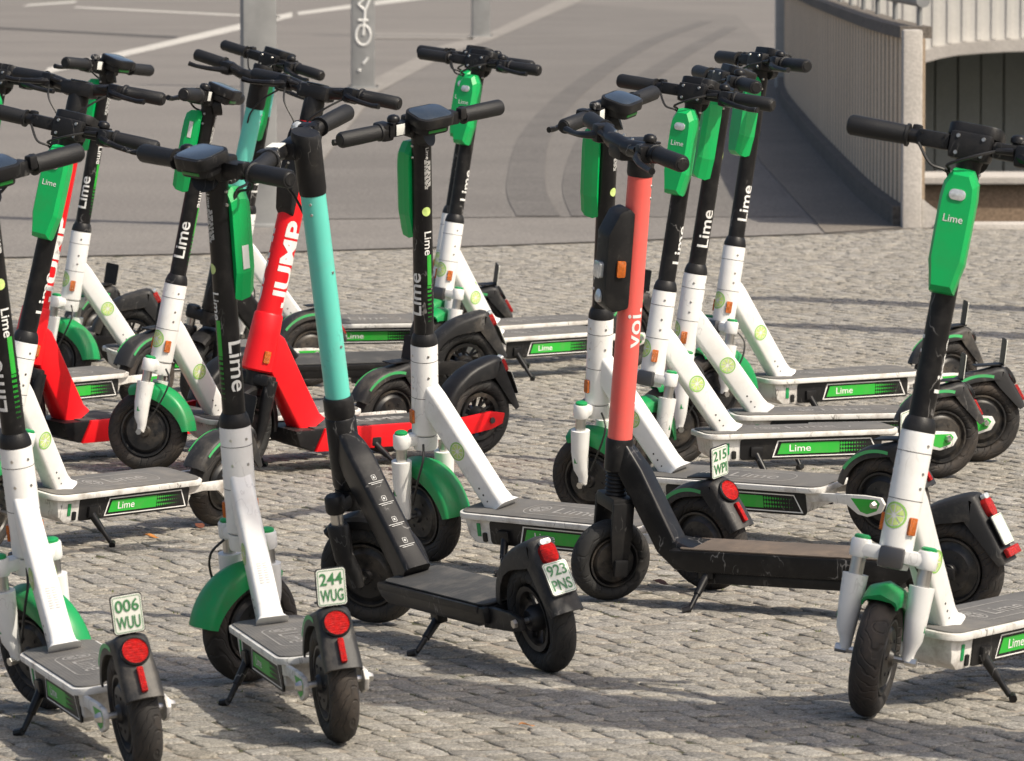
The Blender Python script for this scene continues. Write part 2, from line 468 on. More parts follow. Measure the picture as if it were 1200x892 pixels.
class MB:
    """collects shapes into one bmesh"""

    def __init__(self, M=None):
        self.bm = bmesh.new()
        self.M = M

    def _add(self, vs):
        if self.M is not None:
            vs = [self.M @ Vector(v) for v in vs]
        return [self.bm.verts.new(v) for v in vs]

    def face(self, f):
        try:
            return self.bm.faces.new(f)
        except ValueError:
            return None

    def rings(self, rings, closed=True, cap=True, loop=False):
        vr = [self._add(r) for r in rings]
        n = len(vr[0])
        cnt = len(vr) if loop else len(vr) - 1
        for i in range(cnt):
            a, b = vr[i], vr[(i + 1) % len(vr)]
            for j in range(n if closed else n - 1):
                k = (j + 1) % n
                self.face((a[j], a[k], b[k], b[j]))
        if cap and closed and not loop:
            self.face(list(reversed(vr[0])))
            self.face(vr[-1])
        return self

    def tube(self, pts, rad, seg=12, cap=True):
        pts = [Vector(p) for p in pts]
        if not isinstance(rad, (list, tuple)):
            rad = [rad] * len(pts)
        rings = []
        prev = None
        for i, p in enumerate(pts):
            if i == 0:
                t = pts[1] - pts[0]
            elif i == len(pts) - 1:
                t = pts[-1] - pts[-2]
            else:
                t = (pts[i + 1] - pts[i]).normalized() + (pts[i] - pts[i - 1]).normalized()
                if t.length < 1e-6:
                    t = pts[i] - pts[i - 1]
            t.normalize()
            if prev is None:
                u = t.orthogonal().normalized()
            else:
                u = (prev - t * prev.dot(t))
                u = u.normalized() if u.length > 1e-6 else t.orthogonal().normalized()
            prev = u
            w = t.cross(u)
            rings.append([p + (u * math.cos(2 * math.pi * k / seg) + w * math.sin(2 * math.pi * k / seg)) * rad[i] for k in range(seg)])
        return self.rings(rings, cap=cap)

    def cyl(self, prof, seg=24, ex=1.0):
        """lathe about the local z axis: prof = [(r, z), ...]"""
        return self.rings([[(r * math.cos(2 * math.pi * k / seg) * ex, r * math.sin(2 * math.pi * k / seg), z) for k in range(seg)] for r, z in prof])

    def lathe_y(self, prof, c=(0, 0, 0), seg=32, loop=False):
        rings = []
        for r, y in prof:
            rings.append([(c[0] + r * math.cos(2 * math.pi * k / seg), c[1] + y, c[2] + r * math.sin(2 * math.pi * k / seg)) for k in range(seg)])
        return self.rings(rings, loop=loop)

    def box(self, c, s, bev=0.0, rot=None, seg=2):
        bm2 = bmesh.new()
        bmesh.ops.create_cube(bm2, size=1.0)
        for v in bm2.verts:
            v.co = Vector((v.co.x * s[0], v.co.y * s[1], v.co.z * s[2]))
        if bev:
            bmesh.ops.bevel(bm2, geom=list(bm2.edges), offset=bev, segments=seg, affect='EDGES', profile=0.6)
        M = Matrix.Translation(Vector(c))
        if rot is not None:
            M = M @ rot.to_4x4()
        self.merge(bm2, M)
        return self

    def merge(self, bm2, M=None):
        mp = {}
        for v in bm2.verts:
            co = v.co if M is None else M @ v.co
            if self.M is not None:
                co = self.M @ co
            mp[v] = self.bm.verts.new(co)
        for f in bm2.faces:
            self.face([mp[v] for v in f.verts])
        bm2.free()

    def prism(self, out, y0, y1, bev=0.0, seg=2):
        """outline in (x, z) extruded along y"""
        bm2 = bmesh.new()
        a = [bm2.verts.new((x, y0, z)) for x, z in out]
        b = [bm2.verts.new((x, y1, z)) for x, z in out]
        n = len(out)
        bm2.faces.new(a)
        bm2.faces.new(list(reversed(b)))
        for i in range(n):
            k = (i + 1) % n
            bm2.faces.new((a[k], a[i], b[i], b[k]))
        bmesh.ops.recalc_face_normals(bm2, faces=list(bm2.faces))
        if bev:
            ed = [e for e in bm2.edges]
            bmesh.ops.bevel(bm2, geom=ed, offset=bev, segments=seg, affect='EDGES', profile=0.6, clamp_overlap=True)
        self.merge(bm2)
        return self

    def plate(self, out, z0, z1, bev=0.0):
        """outline in (x, y) extruded along z"""
        bm2 = bmesh.new()
        a = [bm2.verts.new((x, y, z0)) for x, y in out]
        b = [bm2.verts.new((x, y, z1)) for x, y in out]
        n = len(out)
        bm2.faces.new(a)
        bm2.faces.new(list(reversed(b)))
        for i in range(n):
            k = (i + 1) % n
            bm2.faces.new((a[k], a[i], b[i], b[k]))
        bmesh.ops.recalc_face_normals(bm2, faces=list(bm2.faces))
        if bev:
            bmesh.ops.bevel(bm2, geom=list(bm2.edges), offset=bev, segments=2, affect='EDGES', profile=0.6, clamp_overlap=True)
        self.merge(bm2)
        return self

    def flat(self, verts, faces):
        vs = self._add(verts)
        for f in faces:
            self.face([vs[i] for i in f])
        return self

    def mesh(self, name, material, smooth=38):
        bmesh.ops.recalc_face_normals(self.bm, faces=list(self.bm.faces))
        me = bpy.data.meshes.new(name)
        self.bm.to_mesh(me)
        self.bm.free()
        me.materials.append(MATS[material])
        if smooth:
            for p in me.polygons:
                p.use_smooth = True
            me.set_sharp_from_angle(angle=R(smooth))
        return me


def rrect(x0, x1, y0, y1, r, n=5):
    out = []
    for cx, cy, a0 in ((x1 - r, y1 - r, 0), (x0 + r, y1 - r, 90), (x0 + r, y0 + r, 180), (x1 - r, y0 + r, 270)):
        for i in range(n + 1):
            a = R(a0 + 90 * i / n)
            out.append((cx + r * math.cos(a), cy + r * math.sin(a)))
    return out


_TXT = {}


def text2d(s, bold=0.012):
    """flat letters as (verts, faces), scaled so that their box is [0, w] x [0, 1]"""
    if (s, bold) in _TXT:
        return _TXT[(s, bold)]
    cu = bpy.data.curves.new('lettering', 'FONT')
    cu.body = s
    cu.size = 1.0
    cu.offset = bold
    cu.resolution_u = 3
    cu.fill_mode = 'FRONT'
    o = bpy.data.objects.new('lettering', cu)
    COL.objects.link(o)
    dg = bpy.context.evaluated_depsgraph_get()
    dg.update()
    me = bpy.data.meshes.new_from_object(o.evaluated_get(dg))
    vs = [v.co.copy() for v in me.vertices]
    fs = [tuple(p.vertices) for p in me.polygons]
    bpy.data.objects.remove(o)
    bpy.data.curves.remove(cu)
    bpy.data.meshes.remove(me)
    if s == 'UMP' and bold > .02:
        # squared J: stem on the right, foot and a short hook on the left
        top = max(v.y for v in vs)
        bot = min(v.y for v in vs)
        h_ = top - bot
        w_ = .62 * h_
        xl = min(v.x for v in vs) - w_ - .10 * h_
        t_ = .20 * h_
        c_ = .12 * h_
        out = [(0, .36 * h_), (0, c_), (c_, 0), (w_ - c_, 0), (w_, c_), (w_, h_), (w_ - t_, h_), (w_ - t_, t_), (t_, t_), (t_, .36 * h_)]
        k0 = len(vs)
        vs += [Vector((xl + x, bot + y, 0)) for x, y in out]
        for q in ((0, 1, 8, 9), (1, 2, 8), (2, 3, 7, 8), (3, 4, 7), (4, 5, 6, 7)):
            fs.append(tuple(k0 + i for i in q))
    x0 = min(v.x for v in vs)
    x1 = max(v.x for v in vs)
    y0 = min(v.y for v in vs)
    y1 = max(v.y for v in vs)
    h = y1 - y0
    vs = [((v.x - x0) / h, (v.y - y0) / h) for v in vs]
    _TXT[(s, bold)] = (vs, fs, (x1 - x0) / h)
    return _TXT[(s, bold)]


def text_flat(mb, s, org, du, dv, width=None, height=None, bold=0.012, center=False):
    """letters on a plane: org + du * along + dv * up"""
    vs, fs, w = text2d(s, bold)
    org, du, dv = Vector(org), Vector(du), Vector(dv)
    h = height if height else width / w
    sx = (width / w) if width else h
    off = -0.5 * w * sx if center else 0
    mb.flat([org + du * (x * sx + off) + dv * (y * h) for x, y in vs], fs)


def text_wrap(mb, s, rad, u0, length, height, phi, sgn, bold=0.012):
    """letters wrapped on a cylinder about z (the steering axis), text runs along u"""
    vs, fs, w = text2d(s, bold)
    bm2 = bmesh.new()
    vv = [bm2.verts.new((x / w * length, y * height - height / 2, 0)) for x, y in vs]
    for f in fs:
        try:
            bm2.faces.new([vv[i] for i in f])
        except ValueError:
            pass
    for k in range(-4, 5):
        y = height * k / 10.0
        bmesh.ops.bisect_plane(bm2, geom=list(bm2.verts) + list(bm2.edges) + list(bm2.faces), plane_co=(0, y, 0), plane_no=(0, 1, 0))
    for v in bm2.verts:
        a = phi - sgn * v.co.y / rad
        u = u0 + v.co.x if sgn > 0 else u0 + length - v.co.x
        v.co = Vector((rad * math.cos(a), rad * math.sin(a), u))
    mb.merge(bm2)


def wrap_patch(mb, rad, u0, u1, phi0, phi1, n=6, taper=0):
    rings = []
    for k in range(n + 1):
        a = phi0 + (phi1 - phi0) * k / n
        rings.append([(rad * math.cos(a), rad * math.sin(a), u0), (rad * math.cos(a), rad * math.sin(a), u1)])
    mb.rings(rings, closed=False)


# ------------------------------------------------------------------ object helpers


def link(name, me, parent=None, M=None):
    o = bpy.data.objects.new(name, me)
    COL.objects.link(o)
    if parent is not None:
        o.parent = parent
    if M is not None:
        o.matrix_local = M
    return o


def tag(o, label=None, cat=None, group=None, kind=None):
    if label:
        o['label'] = label
    if cat:
        o['category'] = cat
    if group:
        o['group'] = group
    if kind:
        o['kind'] = kind
    return o


def sheet(name, pts, z, material):
    me = bpy.data.meshes.new(name)
    me.from_pydata([(x, y, z) for x, y in pts], [], [list(range(len(pts)))])
    me.materials.append(MATS[material])
    me.update()
    if me.polygons[0].normal.z < 0:
        me.flip_normals()
    return link(name, me)


def strip_sheet(name, lo, hi, z, material):
    vs = [(x, y, z) for x, y in lo] + [(x, y, z) for x, y in hi]
    n = len(lo)
    fs = [(i, i + 1, n + i + 1, n + i) for i in range(n - 1)]
    me = bpy.data.meshes.new(name)
    me.from_pydata(vs, [], fs)
    me.materials.append(MATS[material])
    me.update()
    if me.polygons[0].normal.z < 0:
        me.flip_normals()
    return link(name, me)

# ------------------------------------------------------------------ the ground
EDGE = [(-400.0, -142.0), (-2.8, 27.59), (-1.3, 28.1), (0.0, 28.79), (1.85, 30.01), (2.16, 30.45), (2.30, 30.47)]


def edge_y(x):
    for (x0, y0), (x1, y1) in zip(EDGE, EDGE[1:]):
        if x <= x1:
            return y0 + (y1 - y0) * (x - x0) / (x1 - x0)
    return 30.45


road = sheet('asphalt_road', EDGE + [(2.3, 36.8), (2.46, 44.5), (2.72, 54.0), (3.15, 61.0), (4.0, 68.0), (5.7, 76.0), (9.1, 86.0), (60, 128.0), (400, 128.0), (400, 2500), (-400, 2500)], 0.0, 'asphalt')
tag(road, kind='structure')
bed = sheet('cobble_pavement', [(-400, -300), (400, -300), (400, 30.45), (2.3, 30.45), (2.3, 30.7), (-400, 30.7)], -0.0034, 'joint_soil')
tag(bed, kind='structure')
low = sheet('river_water', [(2.0, 30.5), (400, 30.5), (400, 128), (2.0, 128)], -2.6, 'water')
tag(low, kind='structure')
apron = strip_sheet('asphalt_apron', [(-60, 3.4), (-2.8, 27.60), (-1.3, 28.11), (0.0, 28.80), (1.66, 29.9)],
                    [(-60, 8.0), (-2.8, 30.9), (-1.3, 31.2), (0.0, 31.5), (1.66, 31.55)], 0.004, 'asphalt_strip')
tag(apron, kind='structure')
ramp = sheet('cycle_ramp', [(-0.07, 31.56), (1.66, 31.6), (1.72, 39.0), (2.1, 50.4), (2.85, 62), (3.6, 80), (4.24, 105.9), (1.4, 122), (0.86, 113.9), (-0.36, 81.5), (-0.84, 73.6), (-1.30, 56.5), (-1.34, 45.0), (-1.32, 39.6), (-1.32, 31.3)], 0.004, 'ramp_asphalt')
tag(ramp, kind='structure')
foot = strip_sheet('footpath', [(1.68, 29.92), (1.74, 39.2), (2.08, 50.4), (2.62, 60), (3.3, 68), (4.6, 76), (7.5, 86)],
                   [(2.12, 30.43), (2.23, 39.2), (2.50, 50.4), (2.95, 60), (3.85, 68), (5.5, 76), (8.9, 86)], 0.005, 'footpath_bricks')
tag(foot, kind='structure')


def smooth_path(pts, n=6):
    out = []
    P = [Vector((x, y, 0)) for x, y in pts]
    for i in range(len(P) - 1):
        p0, p1, p2, p3 = P[max(i - 1, 0)], P[i], P[i + 1], P[min(i + 2, len(P) - 1)]
        for k in range(n):
            t = k / n
            out.append(0.5 * ((2 * p1) + (p2 - p0) * t + (2 * p0 - 5 * p1 + 4 * p2 - p3) * t * t + (3 * p1 - p0 - 3 * p2 + p3) * t ** 3))
    out.append(P[-1])
    return out


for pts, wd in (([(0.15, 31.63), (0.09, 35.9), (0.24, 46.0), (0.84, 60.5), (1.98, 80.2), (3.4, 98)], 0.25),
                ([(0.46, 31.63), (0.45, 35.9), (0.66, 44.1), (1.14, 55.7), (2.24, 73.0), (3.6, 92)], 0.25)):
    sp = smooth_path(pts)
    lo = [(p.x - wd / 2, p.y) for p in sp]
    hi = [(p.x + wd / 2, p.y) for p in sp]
    t_ = strip_sheet('curved_band', lo, hi, 0.008, 'ramp_dark_band')  # strip of darker asphalt colour following the curve
    tag(t_, 'dark curved band on the ramp, ' + ('the one beside the pale kerb strip' if pts[0][0] < .3 else 'the one closer to the ribbed wall'), 'tyre track', 'dark curved bands on the ramp')

marks = [('solid', [(-5.23, 62.3), (-4.87, 73.6), (-4.39, 89.8), (-4.04, 102.9)], [(-5.43, 65.4), (-5.09, 77.3), (-4.67, 95.4), (-4.29, 109.2)], 'long white line painted along the road edge'),
         ('solid', [(-4.02, 105.5), (-1.9, 130.8), (-0.2, 150)], [(-4.2, 109.2), (-2.25, 137.6), (-0.6, 160)], 'white line painted beyond the bend of the road'),
         ('thin', [(-9.04, 115.2), (-4.23, 101.9)], [(-9.1, 117.0), (-4.3, 103.6)], 'thin pale line painted across the road'),
         ('dash', [(-10.26, 117.2), (-9.6, 122.7)], [(-10.4, 120.6), (-9.8, 126.4)], 'short white dash painted on the road')]
for nm, lo, hi, lb in marks:
    tag(strip_sheet('road_marking', lo, hi, 0.006, 'road_paint'), lb, 'road marking')
for nm, lo, hi, mt, lb in (
        ('kerb', [(-1.33, 39.2), (-1.35, 54.9), (-0.79, 73.6), (-0.31, 81.5), (1.05, 113.9), (2.14, 139.4)], [(-1.47, 40.7), (-1.56, 58.3), (-1.02, 77.2), (-0.36, 87.4), (0.92, 124), (1.7, 144)], 'kerb_stone', 'pale flush kerb strip between the ramp and the road'),
        ('kerb', [(-2.04, 82.8), (-0.57, 82.1)], [(-2.17, 87.4), (-0.61, 86.8)], 'kerb_stone', 'short flush kerb strip crossing behind the posts')):
    o = strip_sheet('flush_kerb', lo, hi, 0.009, mt)
    tag(o, lb, 'kerb')
tag(strip_sheet('asphalt_seam', [(-8.4, 91.0), (-5.0, 83.2)], [(-8.5, 92.6), (-5.05, 84.6)], 0.005, 'dark_seam'), 'dark tar seam crossing the road', 'seam')


# ---- cobbles
def cobble_geo(rng, L, W, n=3):
    """rounded setts: returns verts and faces around the origin, top near z = 0"""
    c = []
    hx, hy = L / 2, W / 2
    for sx, sy in ((1, 1), (-1, 1), (-1, -1), (1, -1)):
        jx, jy = rng.uniform(-.006, .002), rng.uniform(-.005, .002)
        cut = rng.uniform(.005, .014)
        x, y = sx * (hx + jx), sy * (hy + jy)
        a, b = (x, y - sy * cut), (x - sx * cut, y)
        c += [a, b] if sx * sy > 0 else [b, a]
    dome = rng.uniform(.0003, .0016)
    tx, ty = rng.uniform(-.022, .022), rng.uniform(-.022, .022)
    vs, fs = [], []
    for z, k in ((-.03, 1.0), (-.0022, .995), (-.0003, .95), (dome * .8, .5)):
        for x, y in c:
            zz = z + (rng.uniform(-.0012, .0012) + x * tx + y * ty if z > -.03 else 0)
            vs.append((x * k, y * k, zz))
    vs.append((0, 0, dome))
    for i in range(3):
        for j in range(8):
            k = (j + 1) % 8
            fs.append((8 * i + j, 8 * i + k, 8 * i + 8 + k, 8 * i + 8 + j))
    for j in range(8):
        fs.append((24 + j, 24 + (j + 1) % 8, 32))
    return vs, fs


def stone_tone(rng):
    b = rng.choice([0.25, 0.28, 0.30, 0.31, 0.32, 0.34, 0.29]) * rng.uniform(.93, 1.07)
    w = rng.uniform(0.0, 1.0)
    return (b * (1.0 + .04 * w), b * (0.95 + .01 * w), b * (0.865 - .05 * w))


def set_tone(me, tones):
    at = me.color_attributes.new('tone', 'FLOAT_COLOR', 'POINT')
    flat = []
    for t in tones:
        flat += [t[0], t[1], t[2], 1.0]
    at.data.foreach_set('color', flat)


def build_cobbles():
    rng = random.Random(21)
    d = Vector((0.40, -0.917, 0)).normalized()          # courses run this way
    p = Vector((-d.y, d.x, 0))
    stones = []
    roww = 0.068
    o0 = Vector((0, 18, 0))
    nr = 290
    for r in range(-nr, nr):
        wv = roww * rng.uniform(.96, 1.04)
        s = -19 + rng.uniform(0, .12)
        while s < 19:
            L = rng.uniform(.056, .104)
            c = o0 + p * (r * roww) + d * (s + L / 2)
            # the courses bow a little
            c = c + p * (0.09 * math.sin(s * .55 + r * .02) + 0.03 * math.sin(s * 2.3 + r * .11) + rng.uniform(-.008, .008))
            s += L + .004
            if 10.2 < c.y < edge_y(c.x) - .06 and abs(c.x) < .095 * c.y + .75:
                stones.append((c, L, roww, math.atan2(d.y, d.x) + rng.uniform(-.13, .13)))
    # the largest in the picture: the nearest inside the frame
    inview = [s for s in stones if abs(s[0].x) < .093 * s[0].y and s[0].y > 11.05]
    inview.sort(key=lambda s: s[0].y)
    single = set(id(s) for s in inview[:300])
    variants = []
    for k in range(36):
        me = bpy.data.meshes.new('cobble')
        L = .056 + .048 * (k % 9 + .5) / 9
        vs, fs = cobble_geo(rng, L - .001, roww - .003)
        me.from_pydata(vs, [], fs)
        me.materials.append(MATS['cobble'])
        set_tone(me, [stone_tone(rng)] * len(vs))
        for q in me.polygons:
            q.use_smooth = True
        variants.append((L, me))
    allv, allf, tones = [], [], []
    for st in stones:
        c, L, W, a = st
        z = rng.uniform(-.0022, .001)
        if id(st) in single:
            cand = [m for l, m in variants if abs(l - L) < .006] or [min(variants, key=lambda q: abs(q[0] - L))[1]]
            me = rng.choice(cand)
            link('cobble', me, bed, Matrix.Translation((c.x, c.y, z)) @ Matrix.Rotation(a + (math.pi if rng.random() < .5 else 0), 4, 'Z'))
        else:
            vs, fs = cobble_geo(rng, L - .001, W - .003)
            t = stone_tone(rng)
            ca, sa = math.cos(a), math.sin(a)
            k = len(allv)
            allv += [(c.x + x * ca - y * sa, c.y + x * sa + y * ca, z + h) for x, y, h in vs]
            allf += [tuple(i + k for i in f) for f in fs]
            tones += [t] * len(vs)
    me = bpy.data.meshes.new('cobbles')
    me.from_pydata(allv, [], allf)
    me.materials.append(MATS['cobble'])
    set_tone(me, tones)
    me.polygons.foreach_set('use_smooth', [True] * len(me.polygons))
    o = link('cobbles', me, bed)
    o['kind'] = 'stuff'
    # moss tufts and grit in the joints
    mv, mf = [], []
    for st in stones:
        if rng.random() < .10 and st[0].y < 22:
            c, L, W, a = st
            q = c + d * (L / 2) + p * (W / 2) * rng.choice((-1, 1, .4, -.4))
            for k in range(rng.randint(4, 9)):
                b = q + d * rng.uniform(-.03, .03) + p * rng.uniform(-.012, .012)
                r_ = rng.uniform(.003, .007)
                h = rng.uniform(-.006, .004)
                i = len(mv)
                mv += [(b.x - r_, b.y - r_, -.016), (b.x + r_, b.y - r_, -.016), (b.x + r_, b.y + r_, -.016), (b.x - r_, b.y + r_, -.016),
                       (b.x + rng.uniform(-.003, .003), b.y, h)]
                mf += [(i, i + 1, i + 4), (i + 1, i + 2, i + 4), (i + 2, i + 3, i + 4), (i + 3, i, i + 4)]
    me = bpy.data.meshes.new('moss')
    me.from_pydata(mv, [], mf)
    me.materials.append(MATS['moss'])
    o = link('moss', me, bed)
    o['kind'] = 'stuff'


build_cobbles()


# ---- fallen leaves
def leaf(x, y, size, rot, material, label):
    mb = MB()
    out = [(0, -.5), (.16, -.3), (.30, -.05), (.24, .2), (.10, .42), (0, .52), (-.12, .4), (-.26, .16), (-.28, -.08), (-.15, -.32)]
    top = [(a * size, b * size, .010 + .22 * size * abs(a) + .10 * size * math.sin(b * 5)) for a, b in out]
    botm = [(a, b, c - .0012) for a, b, c in top]
    mb.rings([botm, top])
    o = link('fallen_leaf', mb.mesh('fallen_leaf', material), None, Matrix.Translation((x, y, 0.0)) @ Matrix.Rotation(rot, 4, 'Z'))
    tag(o, label, 'leaf', 'fallen leaves on the cobbles')


for a in ((-0.965, 14.86, .045, 1.2, 'leaf_orange', 'curled orange leaf lying below the dirty white scooter deck'),
          (-0.85, 15.12, .045, .3, 'leaf_brown', 'brown leaf lying near the small orange leaf'),
          (0.03, 11.31, .035, 2.0, 'leaf_orange', 'small orange leaf alone on the open cobbles'),
          (0.45, 13.92, .06, 2.4, 'leaf_brown', 'dark red leaf under the coral scooter'),
          (0.37, 13.80, .05, .9, 'leaf_brown', 'dark red leaf beside another under the coral scooter'),
          (-0.60, 14.10, .03, 1.9, 'leaf_yellow', 'tiny yellow leaf behind the scooter with plate 244 WUG')):
    leaf(*a)


# ------------------------------------------------------------------ wall, railing, bridge
WALL = smooth_path([(2.14, 30.55), (2.14, 33.1), (2.20, 36.8), (2.36, 44.5), (2.62, 54.0), (3.05, 61.0), (3.9, 68.0), (5.6, 76.0), (9.0, 86.0)], 24)


def wall_x(y):
    for p, q in zip(WALL, WALL[1:]):
        if y <= q.y:
            return p.x + (q.x - p.x) * (y - p.y) / (q.y - p.y)
    return WALL[-1].x


def build_wall():
    y0, y1, H = 30.55, 85.5, 1.06
    root = bpy.data.objects.new('ramp_wall', None)
    COL.objects.link(root)
    tag(root, 'ribbed concrete wall beside the ramp with a pale end post', 'wall')

    def slab(dx0, dx1, ya, yb, za, zb, n=1):
        out = []
        for i in range(n + 1):
            y = ya + (yb - ya) * i / n
            x = wall_x(y)
            out.append([(x + dx0, y, za), (x + dx1, y, za), (x + dx1, y, zb), (x + dx0, y, zb)])
        return out
    link('wall', MB().rings(slab(.02, .12, y0 + .02, y1, -.3, H - .03, 60)).mesh('wall', 'concrete_groove_shade', 0), root)
    link('coping', MB().rings(slab(-.012, .16, y0 + .1, y1, H - .03, H + .035, 60)).mesh('coping', 'concrete_dark', 0), root)
    link('plinth', MB().rings(slab(-.05, .018, y0 + .09, y1, -.05, .11, 60)).mesh('plinth', 'concrete_dark', 0), root)
    y = y0 + .12
    while y < 62:
        w = .15 * (y / 30.0) ** 1.8
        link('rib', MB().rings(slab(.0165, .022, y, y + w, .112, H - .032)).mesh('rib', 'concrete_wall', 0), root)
        y += w * 2.1
    mb = MB()
    mb.box((wall_x(y0) + .045, y0, .40), (.105, .16, 1.36), .012)
    link('end_post', mb.mesh('end_post', 'concrete_light'), root)
    mb = MB()
    mb.prism([(wall_x(y0) + .10, -.02), (wall_x(y0) + .33, -.02), (wall_x(y0) + .10, .16)], y0 - .06, y0 + .5)
    link('kerb_wedge', mb.mesh('kerb_wedge', 'concrete_light', 0), root)
    # railing behind the wall
    rr = bpy.data.objects.new('handrail', None)
    COL.objects.link(rr)
    tag(rr, 'steel tube handrail on short posts above the ribbed wall', 'railing')
    pts = [(wall_x(y) + .12, y, 1.235) for y in (30.75, 33, 36, 40, 45, 50, 55, 60)]
    link('rail', MB().tube(pts, .038, 14).mesh('rail', 'galvanised'), rr)
    for i in range(13):
        y = 31.0 + 2.0 * i
        x = wall_x(y) + .12
        link('post', MB().tube([(x, y, 1.0), (x, y, 1.22)], .016, 8).mesh('post', 'galvanised'), rr)


build_wall()


def build_bridge():
    root = bpy.data.objects.new('bridge', None)
    COL.objects.link(root)
    tag(root, 'pale ribbed bridge side with a dark arched opening under it', 'bridge')
    Y = 55.0
    xs = [2.9, 3.3, 3.7, 4.02, 4.2, 4.36, 4.6, 4.85, 5.08, 6, 8, 11, 16]
    zs = [-.30, -.1, .20, .33, .38, .41, .43, .445, .45, .46, .45, .40, .25]
    n = len(xs)
    mb = MB()
    mb.rings([[(x, Y, z), (x, Y + 5, z), (x, Y + 5, 1.2), (x, Y, 1.2)] for x, z in zip(xs, zs)])
    link('deck_side', mb.mesh('deck_side', 'bridge_paint', 0), root)
    mb = MB()
    mb.rings([[(x, Y - .12, z - .02), (x, Y + .05, z - .03), (x, Y + .05, z + .10), (x, Y - .12, z + .10)] for x, z in zip(xs, zs)])
    link('arch_edge', mb.mesh('arch_edge', 'concrete_light', 0), root)

    def zat(x):
        for i in range(n - 1):
            if x <= xs[i + 1]:
                return zs[i] + (zs[i + 1] - zs[i]) * (x - xs[i]) / (xs[i + 1] - xs[i])
        return zs[-1]
    x = 3.0
    while x < 9:
        link('rib', MB().box((x, Y - .006, (zat(x) + .11 + 1.2) / 2), (.05, .014, 1.2 - zat(x) - .11)).mesh('rib', 'bridge_paint', 0), root)
        x += .145
    x = 2.7
    k = 0
    while x < 12:
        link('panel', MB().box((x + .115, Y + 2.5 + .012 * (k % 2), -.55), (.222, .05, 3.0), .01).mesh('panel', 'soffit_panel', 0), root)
        x += .236
        k += 1
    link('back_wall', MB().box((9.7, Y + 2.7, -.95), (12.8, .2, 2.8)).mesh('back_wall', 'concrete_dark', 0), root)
    q = bpy.data.objects.new('quay_wall', None)
    COL.objects.link(q)
    tag(q, 'brown quay wall with a light ledge below the bridge', 'wall')
    link('wall', MB().box((10.4, 50.5, -1.75), (15, 1.0, 2.2)).mesh('wall', 'abutment_brown', 0), q)
    link('ledge', MB().box((10.4, 50.45, -.615), (15, 1.12, .065), .01).mesh('ledge', 'concrete_light', 0), q)
    x = 3.2
    while x < 8:
        link('pilaster', MB().box((x, 49.985, -1.75), (.05, .03, 2.2)).mesh('pilaster', 'abutment_brown', 0), q)
        x += .92
    e = bpy.data.objects.new('pavement_edge', None)
    COL.objects.link(e)
    tag(e, 'pale stone edging where the cobbles end at the drop', 'kerb')
    x = 2.30
    rng = random.Random(5)
    while x < 7:
        w = rng.uniform(.5, .7)
        link('edge_stone', MB().box((x + w / 2, 30.56, -.06), (w - .012, .26, .17), .015).mesh('edge_stone', 'concrete_light'), e)
        x += w
    link('retaining_wall', MB().box((12.3, 30.60, -1.4), (20, .2, 2.4)).mesh('retaining_wall', 'concrete_dark', 0), e)


build_bridge()


def post(name, x, y, w, dpt, h, rot, label, graffiti=False):
    root = bpy.data.objects.new(name, None)
    COL.objects.link(root)
    root.matrix_local = Matrix.Translation((x, y, 0)) @ Matrix.Rotation(rot, 4, 'Z')
    tag(root, label, 'post')
    link('shaft', MB().box((0, 0, h / 2), (w, dpt, h), .012).mesh('shaft', 'galvanised'), root)
    link('base_plate', MB().box((0, 0, .012), (w + .08, dpt + .08, .024), .004).mesh('base_plate', 'galvanised'), root)
    for sx in (-1, 1):
        link('bolt', MB().tube([(sx * (w / 2 + .022), -dpt / 2 - .02, .02), (sx * (w / 2 + .022), -dpt / 2 - .02, .045)], .011, 6).mesh('bolt', 'dark_steel'), root)
    if graffiti:
        yy = -dpt / 2 - .003
        mb = MB()

        def circ(cx, cz, r, n=18, a0=0, a1=360):
            mb.tube([(cx + r * math.cos(R(a0 + (a1 - a0) * i / n)), yy, cz + r * math.sin(R(a0 + (a1 - a0) * i / n)) * 1.35) for i in range(n + 1)], .011, 6)
        circ(0, .55, .075)
        circ(.0, 1.05, .075)
        for a, b in (((.0, .55), (.02, .80)), ((.02, .80), (-.05, .86)), ((-.05, .86), (.06, .97)), ((.06, .97), (.0, 1.05)), ((-.05, .70), (.05, .70)), ((.02, .80), (.07, .92)), ((.05, .32), (.0, .26))):
            mb.tube([(a[0], yy, a[1]), (b[0], yy, b[1])], .012, 6)
        mb.tube([(-.045, yy, .205), (-.04, yy, .185)], .016, 6)
        link('painted_bicycle', mb.mesh('painted_bicycle', 'white_print'), root)
    return root


post('steel_post', -1.385, 30.55, .185, .14, 3.0, R(10), 'wide grey galvanised post standing at the edge of the cobbles')
post('steel_post', -1.52, 57.0, .235, .16, 3.2, R(4), 'grey post with a white bicycle drawn on it', True)
post('steel_post', 2.20, 10.25, .30, .30, 5.0, R(20), 'broad grey post out of view that throws the long foreground shadow')
post('steel_post', 3.25, 21.55, .20, .20, 3.0, R(10), 'slim grey post out of view shading the cobbles behind the row')
post('steel_post', 3.25, 23.25, .20, .20, 3.0, R(10), 'slim grey post out of view nearer the drop')
post('steel_post', -0.47, 84.2, .265, .2, 3.4, R(6), 'plain grey post standing farthest back on the kerb strip')
# ------------------------------------------------------------------ electric scooters
WR = 0.127


class Kit:
    def __init__(self, rake, x0, wb, front=WR):
        self.A = Matrix.Translation((x0, 0, front)) @ Matrix.Rotation(-rake, 4, 'Y')
        self.wb = wb
        self.parts = []

    def add(self, name, me, steer=False, parent=None, label=None):
        self.parts.append((name, me, steer, parent, label))
        return len(self.parts) - 1


